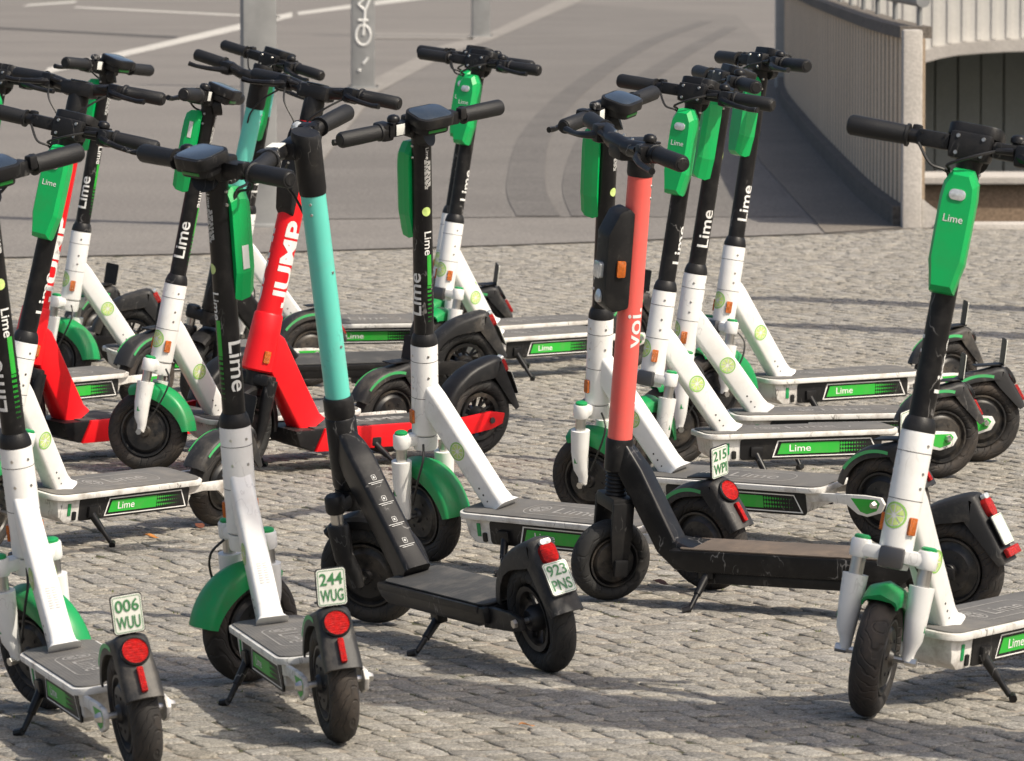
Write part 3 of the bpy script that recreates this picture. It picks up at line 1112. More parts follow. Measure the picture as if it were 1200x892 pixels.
def wheel(k, frame, cx, steer, spokes=0, dusty=True, wide=.029, hub=.052, size=1.0):
    """rim with its tyre, in the axis frame (steer) or the scooter frame"""
    c = (cx, 0, 0 if steer else WR)
    if size != 1.0:
        frame = frame @ Matrix.Diagonal((size, 1, size, 1))
    mb = MB(frame)
    w = wide
    if spokes:
        mb.lathe_y([(.062, -w * .75), (.074, -w * .85), (.074, w * .85), (.062, w * .75)], c, 36, loop=True)
        mb.lathe_y([(.0, -.034), (.022, -.034), (.03, -.02), (.03, .02), (.022, .034), (.0, .034)], c, 20)
        for i in range(spokes):
            a = 2 * math.pi * i / spokes
            for da in (-.16, .16):
                p0 = Vector((c[0] + .026 * math.cos(a), -.004, c[2] + .026 * math.sin(a)))
                p1 = Vector((c[0] + .068 * math.cos(a + da), .0, c[2] + .068 * math.sin(a + da)))
                mb.tube([p0, p1], .0048, 6)
    else:
        mb.lathe_y([(.0, -.038), (.016, -.038), (.02, -.03), (hub, -.027), (hub + .006, -.02), (.068, -.017), (.073, -w * .9), (.078, -w * .9), (.078, w * .9), (.073, w * .9),
                    (.068, .017), (hub + .006, .02), (hub, .027), (.02, .03), (.016, .038), (.0, .038)], c, 36)
        for i in range(6):
            a = 2 * math.pi * i / 6
            for s in (-1, 1):
                mb.tube([(c[0] + .038 * math.cos(a), s * .026, c[2] + .038 * math.sin(a)), (c[0] + .038 * math.cos(a), s * .0305, c[2] + .038 * math.sin(a))], .004, 6)
    i = k.add('wheel', mb.mesh('wheel', 'rim_black'), steer)
    mb = MB(frame)
    n = 14
    prof = []
    for j in range(n):
        a = 2 * math.pi * j / n
        rr = .0985 + .0285 * math.cos(a) * (1.0 if math.cos(a) > 0 else .85)
        prof.append((rr, w * math.sin(a) * (1.05 if abs(math.sin(a)) > .6 else 1.0)))
    mb.lathe_y(prof, c, 52, loop=True)
    k.add('tyre', mb.mesh('tyre', 'tyre' if dusty else 'tyre_clean', 60), steer, i)
    mb = MB(frame)
    mb.tube([(c[0], -.062, c[2]), (c[0], .062, c[2])], .007, 8)
    k.add('axle', mb.mesh('axle', 'steel'), steer, i)
    return i


def arc_shell(mb, c, rad, a0, a1, width, lip=.02, th=.004, n=22, w1=None, flare=0.0):
    """mudguard: a U profile swept about the wheel axle, angles in degrees from forward over the top"""
    rings = []
    for i in range(n + 1):
        t = i / n
        a = R(a0 + (a1 - a0) * t)
        w = width + ((w1 or width) - width) * t
        rr = rad + flare * t * t
        pr = [(-w / 2, rr - lip), (-w / 2, rr - .008), (-w / 2 + .007, rr), (0, rr + .003), (w / 2 - .007, rr), (w / 2, rr - .008), (w / 2, rr - lip),
              (w / 2 - th, rr - lip), (w / 2 - th, rr - .010), (w / 2 - .010, rr - th), (0, rr - th + .003), (-w / 2 + .010, rr - th), (-w / 2 + th, rr - .010), (-w / 2 + th, rr - lip)]
        rings.append([(c[0] + r_ * math.cos(a), y, c[2] + r_ * math.sin(a)) for y, r_ in pr])
    mb.rings(rings)


def path_shell(mb, pts, widths, lips, th=.004, crown=.004):
    """mudguard along a path in (x, z), outward normal on the left of the travel direction"""
    rings = []
    P = [Vector((x, 0, z)) for x, z in pts]
    for i, p in enumerate(P):
        t = (P[min(i + 1, len(P) - 1)] - P[max(i - 1, 0)]).normalized()
        nv = Vector((t.z, 0, -t.x))
        if i == 0 and nv.z < 0 and nv.x < 0:
            pass
        w, lip = widths[i], lips[i]
        pr = [(-w / 2, -lip), (-w / 2, -.012), (-w / 2 + .004, -.004), (-w / 2 + .012, 0), (0, crown), (w / 2 - .012, 0), (w / 2 - .004, -.004), (w / 2, -.012), (w / 2, -lip),
              (w / 2 - th, -lip), (w / 2 - th, -.014), (w / 2 - .013, -th - .002), (0, -th), (-w / 2 + .013, -th - .002), (-w / 2 + th, -.014), (-w / 2 + th, -lip)]
        rings.append([p + nv * h + Vector((0, y, 0)) for y, h in pr])
    mb.rings(rings)


def side_stripe(mb, c, r0, r1, a0, a1, y, n=16):
    rings = []
    for i in range(n + 1):
        a = R(a0 + (a1 - a0) * i / n)
        rings.append([(c[0] + r0 * math.cos(a), y, c[2] + r0 * math.sin(a)), (c[0] + r1 * math.cos(a), y, c[2] + r1 * math.sin(a))])
    mb.rings(rings, closed=False)


def slice_pts():
    """citrus slice: (ring polygon, segments) on a unit disc"""
    ring = [(math.cos(2 * math.pi * i / 28), math.sin(2 * math.pi * i / 28)) for i in range(28)]
    segs = []
    for s in range(8):
        a0, a1 = 2 * math.pi * (s + .07) / 8, 2 * math.pi * (s + .93) / 8
        pts = [(.16 * math.cos((a0 + a1) / 2), .16 * math.sin((a0 + a1) / 2))]
        for j in range(5):
            a = a0 + (a1 - a0) * j / 4
            pts.append((.78 * math.cos(a), .78 * math.sin(a)))
        segs.append(pts)
    return ring, segs


def slice_decal(k, mapf, rad, steer=False, frame=None, parent=None):
    """printed slice in three thin layers: rind ring, pale disc, green segments; mapf(a, b, lift) -> point"""
    ring, segs = slice_pts()
    mb = MB(frame)
    outer = [mapf(a * rad, b * rad, .0006) for a, b in ring]
    inner = [mapf(a * rad * .85, b * rad * .85, .0006) for a, b in ring]
    mb.rings([outer, inner], cap=False)
    i = k.add('slice_sticker', mb.mesh('slice_sticker', 'lime_rind', 0), steer, parent)
    if parent is None:
        mb = MB(frame)
        for pts in segs:
            c0 = pts[0]
            mid = [((c0[0] + q[0]) / 2, (c0[1] + q[1]) / 2) for q in pts[1:]]
            vs = [mapf(c0[0] * rad, c0[1] * rad, .0007)] + [mapf(a * rad, b * rad, .0007) for a, b in mid] + [mapf(a * rad, b * rad, .0007) for a, b in pts[1:]]
            m = len(mid)
            fs = [(0, j + 1, j + 2) for j in range(m - 1)] + [(1 + j, 1 + m + j, 2 + m + j, 2 + j) for j in range(m - 1)]
            mb.flat(vs, fs)
        k.add('slice_print', mb.mesh('slice_print', 'lime_light', 0), steer, i)
    return i


def oct_ring(c, ax, ay, hx, hy, r):
    """rounded rectangle ring around c in the plane of unit vectors ax, ay"""
    out = []
    for (x, y) in rrect(-hx, hx, -hy, hy, r, 3):
        out.append(Vector(c) + Vector(ax) * x + Vector(ay) * y)
    return out


def grips_and_bar(k, u, half, sweep=0.0, rise=0.0, rb=.0145, xoff=0.0, sleeves=True):
    A = k.A
    mb = MB(A)
    pts = [(xoff - sweep, -half + .11, u + rise), (xoff - sweep * .4, -.09, u + rise * .6), (xoff, -.05, u), (xoff, .05, u), (xoff - sweep * .4, .09, u + rise * .6), (xoff - sweep, half - .11, u + rise)]
    mb.tube(pts, rb, 14)
    hb = k.add('handlebar', mb.mesh('handlebar', 'black_paint'), True)
    for s in (-1, 1):
        mb = MB(A)
        x = xoff - sweep
        x2 = x - sweep * .6
        mb.tube([(x, s * (half - .125), u + rise), (x, s * (half - .119), u + rise), (x, s * (half - .117), u + rise), ((x + x2) / 2, s * (half - .06), u + rise), (x2, s * (half - .006), u + rise), (x2, s * half, u + rise)],
                [.0235, .0235, .0200, .0208, .0208, .0180], 16)
        g = k.add('grip', mb.mesh('grip', 'rubber_grip'), True)
        mb = MB(A)
        mb.tube([(x2, s * (half - .0005), u + rise), (x2, s * (half + .0025), u + rise)], [.0165, .0135], 14)
        k.add('grip_end', mb.mesh('grip_end', 'black_plastic'), True, g)
    return hb


def brake(k, u, side, half, xoff=0.0, bell=True, drop=.012):
    A = k.A
    s = side
    mb = MB(A)
    mb.box((xoff + .012, s * (half - .145), u - .004), (.050, .036, .046), .010)
    mb.tube([(xoff + .03, s * (half - .165), u + .002), (xoff + .03, s * (half - .20), u - .002)], [.008, .006], 8)
    mb.tube([(xoff + .026, s * (half - .15), u - .006), (xoff + .044, s * (half - .13), u - drop), (xoff + .052, s * (half - .09), u - drop - .006), (xoff + .050, s * (half - .045), u - drop - .010), (xoff + .054, s * (half - .018), u - drop - .008)],
            [.013, .0095, .0078, .0072, .0085], 8)
    k.add('brake_lever', mb.mesh('brake_lever', 'black_paint'), True)
    if bell:
        mb = MB(A @ Matrix.Translation((xoff - .004, s * (half - .165), u + .016)))
        mb.cyl([(.009, -.008), (.011, .004), (.016, .006), (.0165, .014), (.013, .020), (.006, .023)], 18)
        mb.box((-.012, s * .012, .004), (.02, .01, .006), .002)
        k.add('bell', mb.mesh('bell', 'black_paint'), True)


def cable(k, pts, rad=.0032):
    mb = MB(k.A)
    P = [Vector(p) for p in pts]
    out = []
    for i in range(len(P) - 1):
        p0, p1, p2, p3 = P[max(i - 1, 0)], P[i], P[i + 1], P[min(i + 2, len(P) - 1)]
        for j in range(5):
            t = j / 5
            out.append(0.5 * ((2 * p1) + (p2 - p0) * t + (2 * p0 - 5 * p1 + 4 * p2 - p3) * t * t + (3 * p1 - p0 - 3 * p2 + p3) * t ** 3))
    out.append(P[-1])
    mb.tube(out, rad, 6)
    k.add('brake_cable', mb.mesh('brake_cable', 'cable_black'), True)


def tail(k, ax, kind):
    """taillight, reflector, fin behind the rear wheel; local x is forward so the tail points to -x"""
    c = (ax, 0, WR)
    T = lambda pts: [(ax - b, z) for b, z in pts]
    mb = MB()
    if kind == 'green':
        pts, wd, lp = [], [], []
        for i in range(15):
            a = R(20 + 66 * i / 14)
            pts.append((ax + .146 * math.cos(a), WR + .146 * math.sin(a)))
            wd.append(.074)
            lp.append(.026)
        for b_, z, w_, l_ in ((.022, .2800, .074, .030), (.045, .2870, .072, .038), (.062, .2880, .070, .044), (.072, .2840, .070, .048), (.0795, .2740, .070, .050), (.092, .2510, .072, .046), (.108, .2230, .075, .038), (.124, .1950, .078, .030), (.136, .1720, .078, .022)):
            pts.append((ax - b_, z))
            wd.append(w_)
            lp.append(l_)
        path_shell(mb, pts, wd, lp)
        f = k.add('mudguard', mb.mesh('mudguard', 'dusty_plastic'), False)
        mb = MB()
        for s in (-1, 1):
            side_stripe(mb, c, .1335, .1425, 38, 104, s * .0376)
        k.add('green_stripe', mb.mesh('green_stripe', 'green_stripe', 0), False, f)
        mb = MB()
        mb.prism(T([(-.02, .2895), (.066, .2925), (.066, .298), (-.02, .2935)]), -.022, .022, .002)
        k.add('plate_bracket', mb.mesh('plate_bracket', 'black_plastic'), False, f)
        # round lamp on the slanted rear face
        p0, p1 = Vector((ax - .082, 0, .276)), Vector((ax - .140, 0, .172))
        d = (p1 - p0).normalized()
        nrm = Vector((d.z, 0, -d.x))
        if nrm.x > 0:
            nrm = -nrm
        M = Matrix((( -d.x * 0, d.x, nrm.x, 0), (1, 0, 0, 0), (0, d.z, nrm.z, 0), (0, 0, 0, 1)))
        M = Matrix.Translation(p0 + d * .020) @ M
        mb = MB(M)
        mb.cyl([(.0275, -.004), (.0275, .005), (.0255, .0068), (.0245, .0058), (.0, .0072)], 26)
        t = k.add('tail_light', mb.mesh('tail_light', 'red_lens'), False)
        mb = MB(M)
        mb.rings([[(r_ * math.cos(2 * math.pi * i / 26), r_ * math.sin(2 * math.pi * i / 26), z_) for i in range(26)] for r_, z_ in ((.0295, -.003), (.0295, .0052), (.0262, .0078), (.0258, .0058))])
        k.add('lamp_ring', mb.mesh('lamp_ring', 'black_plastic'), False, t)
        M2 = Matrix.Translation(p0 + d * .080) @ (M.to_3x3().to_4x4())
        mb = MB(M2)
        mb.box((0, 0, .004), (.013, .052, .012), .003)
        k.add('reflector', mb.mesh('reflector', 'red_lens'), False)
        k.plate = Matrix.Translation((ax - .074, 0, .332)) @ Matrix.Rotation(R(-6), 4, 'Y')
        k.pw, k.ph = .060, .076
    else:
        pts, wd, lp = [], [], []
        for i in range(9):
            a = R(12 + 40 * i / 8)
            pts.append((ax + .150 * math.cos(a), WR + .150 * math.sin(a)))
            wd.append(.080)
            lp.append(.030)
        for b_, z, w_, l_ in ((-.062, .270, .080, .040), (-.030, .286, .078, .048), (.005, .298, .075, .055), (.035, .307, .071, .059), (.056, .311, .066, .061), (.068, .309, .064, .060), (.0745, .300, .064, .058), (.095, .262, .068, .050), (.120, .216, .072, .040), (.140, .176, .076, .030), (.150, .155, .078, .022)):
            pts.append((ax - b_, z))
            wd.append(w_)
            lp.append(l_)
        path_shell(mb, pts, wd, lp)
        f = k.add('mudguard', mb.mesh('mudguard', 'dusty_plastic' if kind != 'red' else 'black_plastic'), False)
        p0, p1 = Vector((ax - .0765, 0, .309)), Vector((ax - .152, 0, .157))
        d = (p1 - p0).normalized()
        nrm = Vector((d.z, 0, -d.x))
        if nrm.x > 0:
            nrm = -nrm
        B = Matrix(((0, -d.x, nrm.x, 0), (1, 0, 0, 0), (0, -d.z, nrm.z, 0), (0, 0, 0, 1)))
        # local: x -> scooter left, y -> up the slope, z -> outward
        mb = MB(Matrix.Translation(p0 + d * .030) @ B)
        mb.plate(rrect(-.019, .019, -.028, .020, .015), -.006, .011, .004)
        t = k.add('tail_light', mb.mesh('tail_light', 'red_lens'), False)
        mb = MB(Matrix.Translation(p0 + d * .010) @ B)
        mb.plate(rrect(-.013, .013, -.004, .009, .006), .000, .0115, .002)
        k.add('clear_cap', mb.mesh('clear_cap', 'clear_lens'), False, t)
        if kind == 'voi':
            mb = MB(Matrix.Translation(p0 + d * .150) @ B)
            mb.box((0, 0, .008), (.07, .022, .012), .003)
            k.add('reflector', mb.mesh('reflector', 'red_lens'), False)
        k.plate = Matrix.Translation(p0 + d * .094) @ B @ Matrix.Translation((0, 0, .010))
        k.pw, k.ph = .058, .074
        k.plate_flat = True


def licence(k, root, lines, yaw=0.0):
    """white plate with green letters"""
    flatp = getattr(k, 'plate_flat', False)
    if flatp:
        M = k.plate
    else:
        M = k.plate @ Matrix(((0, 0, -1, 0), (-1, 0, 0, 0), (0, 1, 0, 0), (0, 0, 0, 1)))
    w, h = k.pw / 2, k.ph / 2
    key = ('plate', id(k))
    if key not in CACHE:
        mb = MB(M)
        mb.plate(rrect(-w, w, -h, h, .006), -.0012, .0012)
        CACHE[key] = mb.mesh('licence_plate', 'plate_white', 0)
        mb = MB(M)
        mb.plate(rrect(-w - .002, w + .002, -h - .002, h + .002, .007), -.0042, -.0014)
        CACHE[key + ('b',)] = mb.mesh('plate_holder', 'black_plastic', 0)
        mb = MB(M)
        o1, o2 = rrect(-w + .002, w - .002, -h + .002, h - .002, .005), rrect(-w + .0032, w - .0032, -h + .0032, h - .0032, .004)
        mb.rings([[(x, y, .0016) for x, y in o1], [(x, y, .0016) for x, y in o2]], cap=False)
        CACHE[key + ('r',)] = mb.mesh('plate_border', 'plate_ink', 0)
    c0 = M.translation.copy()
    p = link('licence_plate', CACHE[key], root, Matrix.Translation(c0) @ Matrix.Rotation(yaw, 4, 'Z') @ Matrix.Translation(-c0))
    link('plate_holder', CACHE[key + ('b',)], p)
    link('plate_border', CACHE[key + ('r',)], p)
    if lines:
        mb = MB(M)
        # seen from behind: scooter left is on the reader's left
        for s, y in ((lines[0], .005), (lines[1], -.029)):
            # in the plate frame x may point either way; the reader's right is the scooter's right
            sx = -1 if flatp else 1
            text_flat(mb, s, (0, y, .0024), (sx, 0, 0), (0, 1, 0), width=k.pw * .80, height=.0255, bold=.016, center=True)
        link('plate_letters', mb.mesh('plate_letters', 'plate_ink', 0), p)


CACHE = {}


def stem_text(k, s, rad, u0, length, height, material, sides=(1, -1), name='stem_lettering', bold=.012, parent=None):
    for sg in sides:
        mb = MB(k.A)
        text_wrap(mb, s, rad + .0007, u0, length, height, sg * math.pi / 2, sg, bold)
        k.add(name, mb.mesh(name, material, 0), True, parent)


# ---------------------------------------------------------------- white and green scooter
def kit_green(taped=False):
    k = Kit(.145, 0.0, .95)
    A = k.A
    t_ax = k.wb
    # --- steering column
    mb = MB(A)
    mb.cyl([(.0255, .44), (.0255, 1.0), (.029, 1.012), (.030, 1.05)], 26)
    st = k.add('stem', mb.mesh('stem', 'black_paint'), True)
    mb = MB(A)
    mb.cyl([(.0345, .4585), (.0345, .466), (.031, .480), (.0265, .488)], 26)
    k.add('collar', mb.mesh('collar', 'black_plastic'), True)
    stem_text(k, 'Lime', .0255, .540, .112, .037, 'white_print', parent=st)
    # green strip down the back of the stem, breaking up into dots
    mb = MB(A)
    wrap_patch(mb, .0262, .62, .70, R(168), R(196))
    for i in range(9):
        f = 1 - (i + 1) / 11.0
        u = .618 - i * .0115
        for j in range(4):
            a = R(170 + j * 7.2)
            wrap_patch(mb, .0262, u - .0046 * f - .002, u, a - R(3.2) * f, a + R(3.2) * f, 2)
    k.add('green_strip', mb.mesh('green_strip', 'green_print', 0), True, st)
    # small printed notices high on the rider's side
    mb = MB(A)
    text_wrap(mb, 'Lime', .0262, .70, .062, .021, R(176), -1, .01)
    k.add('small_lettering', mb.mesh('small_lettering', 'white_print', 0), True, st)
    rg = random.Random(3)
    mb = MB(A)
    for i, a0 in enumerate((160, 167, 174, 181, 188, 195)):
        u = .872 + rg.uniform(0, .01)
        while u < .945:
            l_ = rg.uniform(.004, .014)
            wrap_patch(mb, .0262, u, u + l_, R(a0), R(a0 + 3.2), 2)
            u += l_ + .003
    text_wrap(mb, 'Lime', .0262, .952, .030, .010, R(178), -1, .0)
    o_ = k.add('rider_notices', mb.mesh('rider_notices', 'white_print', 0), True, st)
    mb = MB(A)
    n = 16
    a0 = R(168)
    cen = (.0263 * math.cos(a0), .0263 * math.sin(a0), .815)
    pts = []
    for i in range(n):
        aa = a0 + .012 * math.cos(2 * math.pi * i / n) / .0263
        pts.append((.0263 * math.cos(aa), .0263 * math.sin(aa), .815 + .012 * math.sin(2 * math.pi * i / n)))
    mb.flat([cen] + pts, [(0, 1 + i, 1 + (i + 1) % n) for i in range(n)])
    k.add('round_sticker', mb.mesh('round_sticker', 'lime_light', 0), True, st)
    for sg in (-1, 1):
        mb = MB(A)
        for u in (.955, .985):
            mb.tube([(.004, sg * .025, u), (.004, sg * .0285, u)], [.0045, .003], 10)
        k.add('bolts', mb.mesh('bolts', 'steel'), True, st)
    # --- green front cover
    out = [(-.020, .992), (.020, .992), (.0345, .965), (.0375, .935), (.0365, .800), (.031, .775), (.0245, .738), (-.0245, .738), (-.031, .775), (-.0365, .800), (-.0375, .935), (-.0345, .965)]

    def ring(x, sy, su, dx=0.0):
        return [(x + (dx * (u - .865) / .13), y * sy, .865 + (u - .865) * su) for y, u in out]
    mb = MB(A)
    mb.rings([ring(.010, .93, .95), ring(.026, 1.0, 1.0), ring(.050, 1.0, .97), ring(.064, .80, .88)])
    cv = k.add('front_cover', mb.mesh('front_cover', 'green_plastic', 9), True)
    mb = MB(A @ Matrix.Translation((.0635, 0, .938)) @ Matrix.Rotation(R(90), 4, 'Y'))
    mb.plate(rrect(-.011, .011, -.017, .017, .010), -.002, .0035, .0015)
    k.add('headlight', mb.mesh('headlight', 'clear_lens'), True, cv)
    mb = MB(A)
    text_flat(mb, 'Lime', (.0647, 0, .882), (0, 1, 0), (0, 0, 1), width=.040, bold=.004, center=True)
    k.add('cover_lettering', mb.mesh('cover_lettering', 'white_print', 0), True, cv)
    mb = MB(A)
    for y in (-.017, .017):
        mb.tube([(.054, y, .762), (.0625, y, .762)], .002, 6)
    k.add('screws', mb.mesh('screws', 'dark_steel'), True, cv)
    # --- bars
    u = 1.04
    hb = grips_and_bar(k, u, .255)
    for s in (-1, 1):
        mb = MB(A)
        mb.box((.001, s * .078, u), (.038, .066, .034), .006)
        for y in (.055, .102):
            for z in (-.009, .010):
                mb.tube([(.019, s * y, u + z), (.0225, s * y, u + z)], .0026, 8)
        k.add('bar_sleeve', mb.mesh('bar_sleeve', 'black_plastic'), True)
    mb = MB(A)
    mb.box((.006, 0, u - .002), (.052, .086, .056), .009)
    cl = k.add('bar_clamp', mb.mesh('bar_clamp', 'black_plastic'), True)
    mb = MB(A)
    for y in (-.026, .026):
        for z in (-.018, .016):
            mb.tube([(.031, y, u + z), (.0345, y, u + z)], [.005, .0038], 10)
    k.add('clamp_bolts', mb.mesh('clamp_bolts', 'steel'), True, cl)
    Md = A @ Matrix.Translation((-.034, 0, u + .026)) @ Matrix.Rotation(R(-11), 4, 'Y')
    mb = MB(Md)
    mb.plate(rrect(-.048, .044, -.056, .056, .028), -.014, .012, .007)
    mb.plate(rrect(-.040, .040, -.047, .047, .024), -.034, -.013, .004)
    dp = k.add('display', mb.mesh('display', 'black_plastic'), True)
    mb = MB(Md)
    mb.plate(rrect(-.040, .036, -.050, .050, .021), .0115, .0135, .0008)
    k.add('screen', mb.mesh('screen', 'screen_glass'), True, dp)
    mb = MB(Md)
    mb.box((-.0395, 0, -.024), (.004, .056, .0075), .0015)
    k.add('light_strip', mb.mesh('light_strip', 'led_strip'), True, dp)
    mb = MB(A)
    mb.tube([(-.008, .012, u - .03), (-.03, .0, u - .02)], [.028, .033], 16)
    k.add('display_neck', mb.mesh('display_neck', 'black_plastic'), True, dp)
    brake(k, u, 1, .255)
    mb = MB(A)
    mb.box((-.014, -.118, u + .010), (.024, .020, .030), .006)
    k.add('throttle', mb.mesh('throttle', 'black_plastic'), True)
    mb = MB(A)
    mb.box((-.0205, .080, u + .002), (.0016, .026, .028), .0004)
    k.add('paper_label', mb.mesh('paper_label', 'paper_label'), True)
    cable(k, [(.03, .055, u - .002), (.062, .02, u - .02), (.06, -.03, u - .045), (.03, -.032, u - .055), (.016, -.028, u - .09)])
    cable(k, [(.02, -.105, u - .012), (.04, -.07, u - .05), (.03, -.035, u - .06), (.014, -.027, u - .10)])
    # --- fork
    mb = MB(A)
    mb.box((.012, 0, .205), (.040, .150, .030), .011)
    mb.cyl([(.031, .178), (.033, .186), (.033, .214)], 20)
    fk = k.add('fork_crown', mb.mesh('fork_crown', 'white_paint'), True)
    mb = MB(A)
    mb.box((.034, 0, .200), (.024, .052, .044), .008)
    k.add('fork_block', mb.mesh('fork_block', 'dark_steel'), True, fk)
    for s in (-1, 1):
        y = s * .069
        mb = MB(A)
        mb.tube([(.0, y * .93, 0), (.0, y * .95, .022), (.006, y, .045), (.011, y, .09), (.012, y, .153)], [.011, .014, .0205, .0240, .0265], 16)
        lg = k.add('fork_leg', mb.mesh('fork_leg', 'white_paint'), True)
        mb = MB(A)
        mb.tube([(.012, y, .150), (.012, y, .194)], .0145, 14)
        k.add('stanchion', mb.mesh('stanchion', 'steel'), True, lg)
        mb = MB(A)
        mb.tube([(.012, y, .188), (.012, y, .193), (.012, y, .222), (.012, y, .226)], [.019, .0215, .0215, .019], 16)
        k.add('leg_top', mb.mesh('leg_top', 'white_paint'), True, lg)
        mb = MB(A)
        mb.tube([(.012, y, .225), (.012, y, .231), (.012, y, .234)], [.0165, .0165, .012], 14)
        k.add('cap', mb.mesh('cap', 'green_fender'), True, lg)
        mb = MB(A)
        mb.tube([(0, y * .88, 0), (0, y * 1.22, 0)], .0095, 6)
        k.add('axle_nut', mb.mesh('axle_nut', 'steel'), True, lg)
        mb = MB(A)
        mb.box((.011, y + s * .0205, .085), (.010, .003, .045), .001)
        k.add('leg_sticker', mb.mesh('leg_sticker', 'green_fender'), True, lg)
    mb = MB(A)
    fp = []
    for i in range(20):
        a = R(56 + 112 * i / 19)
        rr_ = .141 + .006 * (i / 19) ** 2
        fp.append((rr_ * math.cos(a), rr_ * math.sin(a)))
    path_shell(mb, fp, [.074 + .012 * i / 19 for i in range(20)], [.022 + .020 * math.sin(math.pi * i / 19) for i in range(20)], crown=.010)
    k.add('front_mudguard', mb.mesh('front_mudguard', 'green_fender', 70), True)
    wheel(k, A, 0, True, hub=.058)
    cable(k, [(-.03, .03, .20), (-.055, .05, .17), (-.05, .062, .12), (-.02, .06, .04)], .003)
    # --- head tube and down tube
    mb = MB(A)
    mb.cyl([(.030, .2165), (.0345, .220), (.0350, .226), (.0350, .454), (.0338, .458)], 32)
    mb2_rings = []
    P0 = A @ Vector((-.004, 0, .335))
    P1 = Vector((-.272, 0, .158))
    d = (P1 - P0).normalized()
    nn = Vector((-d.z, 0, d.x))
    yv = Vector((0, 1, 0))
    hd = k.add('head_tube', mb.mesh('head_tube', 'white_paint'))
    for uu in (.318, .415):
        mb = MB(A)
        mb.cyl([(.0347, uu), (.0353, uu + .0002), (.0353, uu + .0016), (.0347, uu + .0018)], 32)
        k.add('seam', mb.mesh('seam', 'dark_steel'), False, hd)
    for a in (75, -75, 150, -150):
        for uu in (.345, .375, .432):
            mb = MB(A)
            ca, sa = math.cos(R(a)), math.sin(R(a))
            mb.tube([(.034 * ca, .034 * sa, uu), (.0362 * ca, .0362 * sa, uu)], [.0042, .003], 8)
            k.add('screw', mb.mesh('screw', 'steel'), False, hd)
    rr = []
    for t, hx, hy, r_ in ((-.02, .024, .030, .010), (.10, .0255, .034, .012), (.55, .0255, .033, .012), (.90, .026, .032, .012), (.965, .028, .035, .012), (1.0, .036, .045, .014)):
        rr.append(oct_ring(P0 + (P1 - P0) * t, yv, nn, hx, hy, r_))
    mb = MB()
    mb.rings(rr)
    dt = k.add('down_tube', mb.mesh('down_tube', 'white_paint'))
    L = (P1 - P0).length
    for s in (-1, 1):
        cpt = P0 + d * (L * .50) + Vector((0, s * .0256, 0))
        slice_decal(k, lambda a, b, z, c=cpt, s=s: c + d * a + nn * b + Vector((0, s * z, 0)), .0245)
        mb = MB()
        for i in range(3):
            q = P0 + d * (L * (.80 + .055 * i)) + nn * .006 + Vector((0, s * .0252, 0))
            mb.tube([q, q + Vector((0, s * .0012, 0))], .0028, 8)
        k.add('holes', mb.mesh('holes', 'black_plastic'), False, dt)
        # reflector on the head tube
        a = R(68) * s
        M = A @ Matrix.Rotation(a, 4, 'Z') @ Matrix.Translation((.0345, 0, .268)) @ Matrix.Rotation(R(90), 4, 'Y')
        mb = MB(M)
        mb.plate(rrect(-.018, .018, -.009, .009, .003), -.003, .006, .002)
        k.add('amber_reflector', mb.mesh('amber_reflector', 'amber_lens'))
    mb = MB()
    cpt = P0 + d * (L * .62) + nn * (.0335 if nn.z > 0 else -.0335)
    nz = nn if nn.z > 0 else -nn
    for i in range(9):
        for j in range(2):
            q = cpt + d * (i * .006) + yv * (-.008 + .013 * j)
            mb.flat([q + yv * .005 + nz * .0006, q - yv * .005 + nz * .0006, q - yv * .005 + d * .0028 + nz * .0006, q + yv * .005 + d * .0028 + nz * .0006], [(0, 1, 2, 3)])
    k.add('code_label', mb.mesh('code_label', 'faint_print', 0), False, dt)
    slice_decal(k, lambda a, b, z: (math.cos(a / .0351) * (.0351 + z), math.sin(a / .0351) * (.0351 + z), .285 + b), .027, frame=A)
    # --- deck
    mb = MB()
    mb.plate(rrect(-.795, -.175, -.084, .084, .045, 6), .148, .163, .004)
    dk = k.add('deck', mb.mesh('deck', 'white_deck_paint'))
    mb = MB()
    mb.prism([(-.195, .1485), (-.205, .098), (-.232, .080), (-.70, .080), (-.745, .096), (-.760, .1485)], -.066, .066, .010)
    k.add('deck_body', mb.mesh('deck_body', 'white_deck_paint'), False, dk)
    mb = MB()
    mb.plate(rrect(-.785, -.185, -.076, .076, .038, 6), .1635, .1665, .001)
    mt = k.add('deck_mat', mb.mesh('deck_mat', 'deck_mat'))
    mb = MB()
    text_flat(mb, 'Lime', (-.46, .022, .1672), (-1, 0, 0), (0, -1, 0), width=.15, height=.046, bold=0.0)
    o1 = rrect(-.66, -.36, -.046, .046, .045, 6)
    o2 = rrect(-.657, -.363, -.043, .043, .042, 6)
    mb.rings([[(x, y, .1672) for x, y in o1], [(x, y, .1672) for x, y in o2]], cap=False)
    ring_, segs = slice_pts()
    mb.rings([[(-.405 + a * .030, b * .030, .1672) for a, b in ring_], [(-.405 + a * .026, b * .026, .1672) for a, b in ring_]], cap=False)
    for pts in segs:
        mb.flat([(-.405 + a * .027, b * .027, .1672) for a, b in pts], [tuple(range(len(pts)))])
    k.add('mat_print', mb.mesh('mat_print', 'grey_print', 0), False, mt)
    for s in (-1, 1):
        mb = MB()
        y = s * .0662
        mb.prism(rrect(-.735, -.285, .084, .145, .010), y - .002, y + .003, .001)
        sp = k.add('side_panel', mb.mesh('side_panel', 'black_plastic'))
        yy = s * .0702
        mb = MB()
        o1 = [(-.402, .139), (-.700, .139), (-.726, .090), (-.386, .090)]
        o2 = [(-.406, .136), (-.698, .136), (-.720, .093), (-.391, .093)]
        mb.rings([[(x, yy, z) for x, z in o1], [(x, yy, z) for x, z in o2]], cap=False)
        k.add('panel_outline', mb.mesh('panel_outline', 'white_print', 0), False, sp)
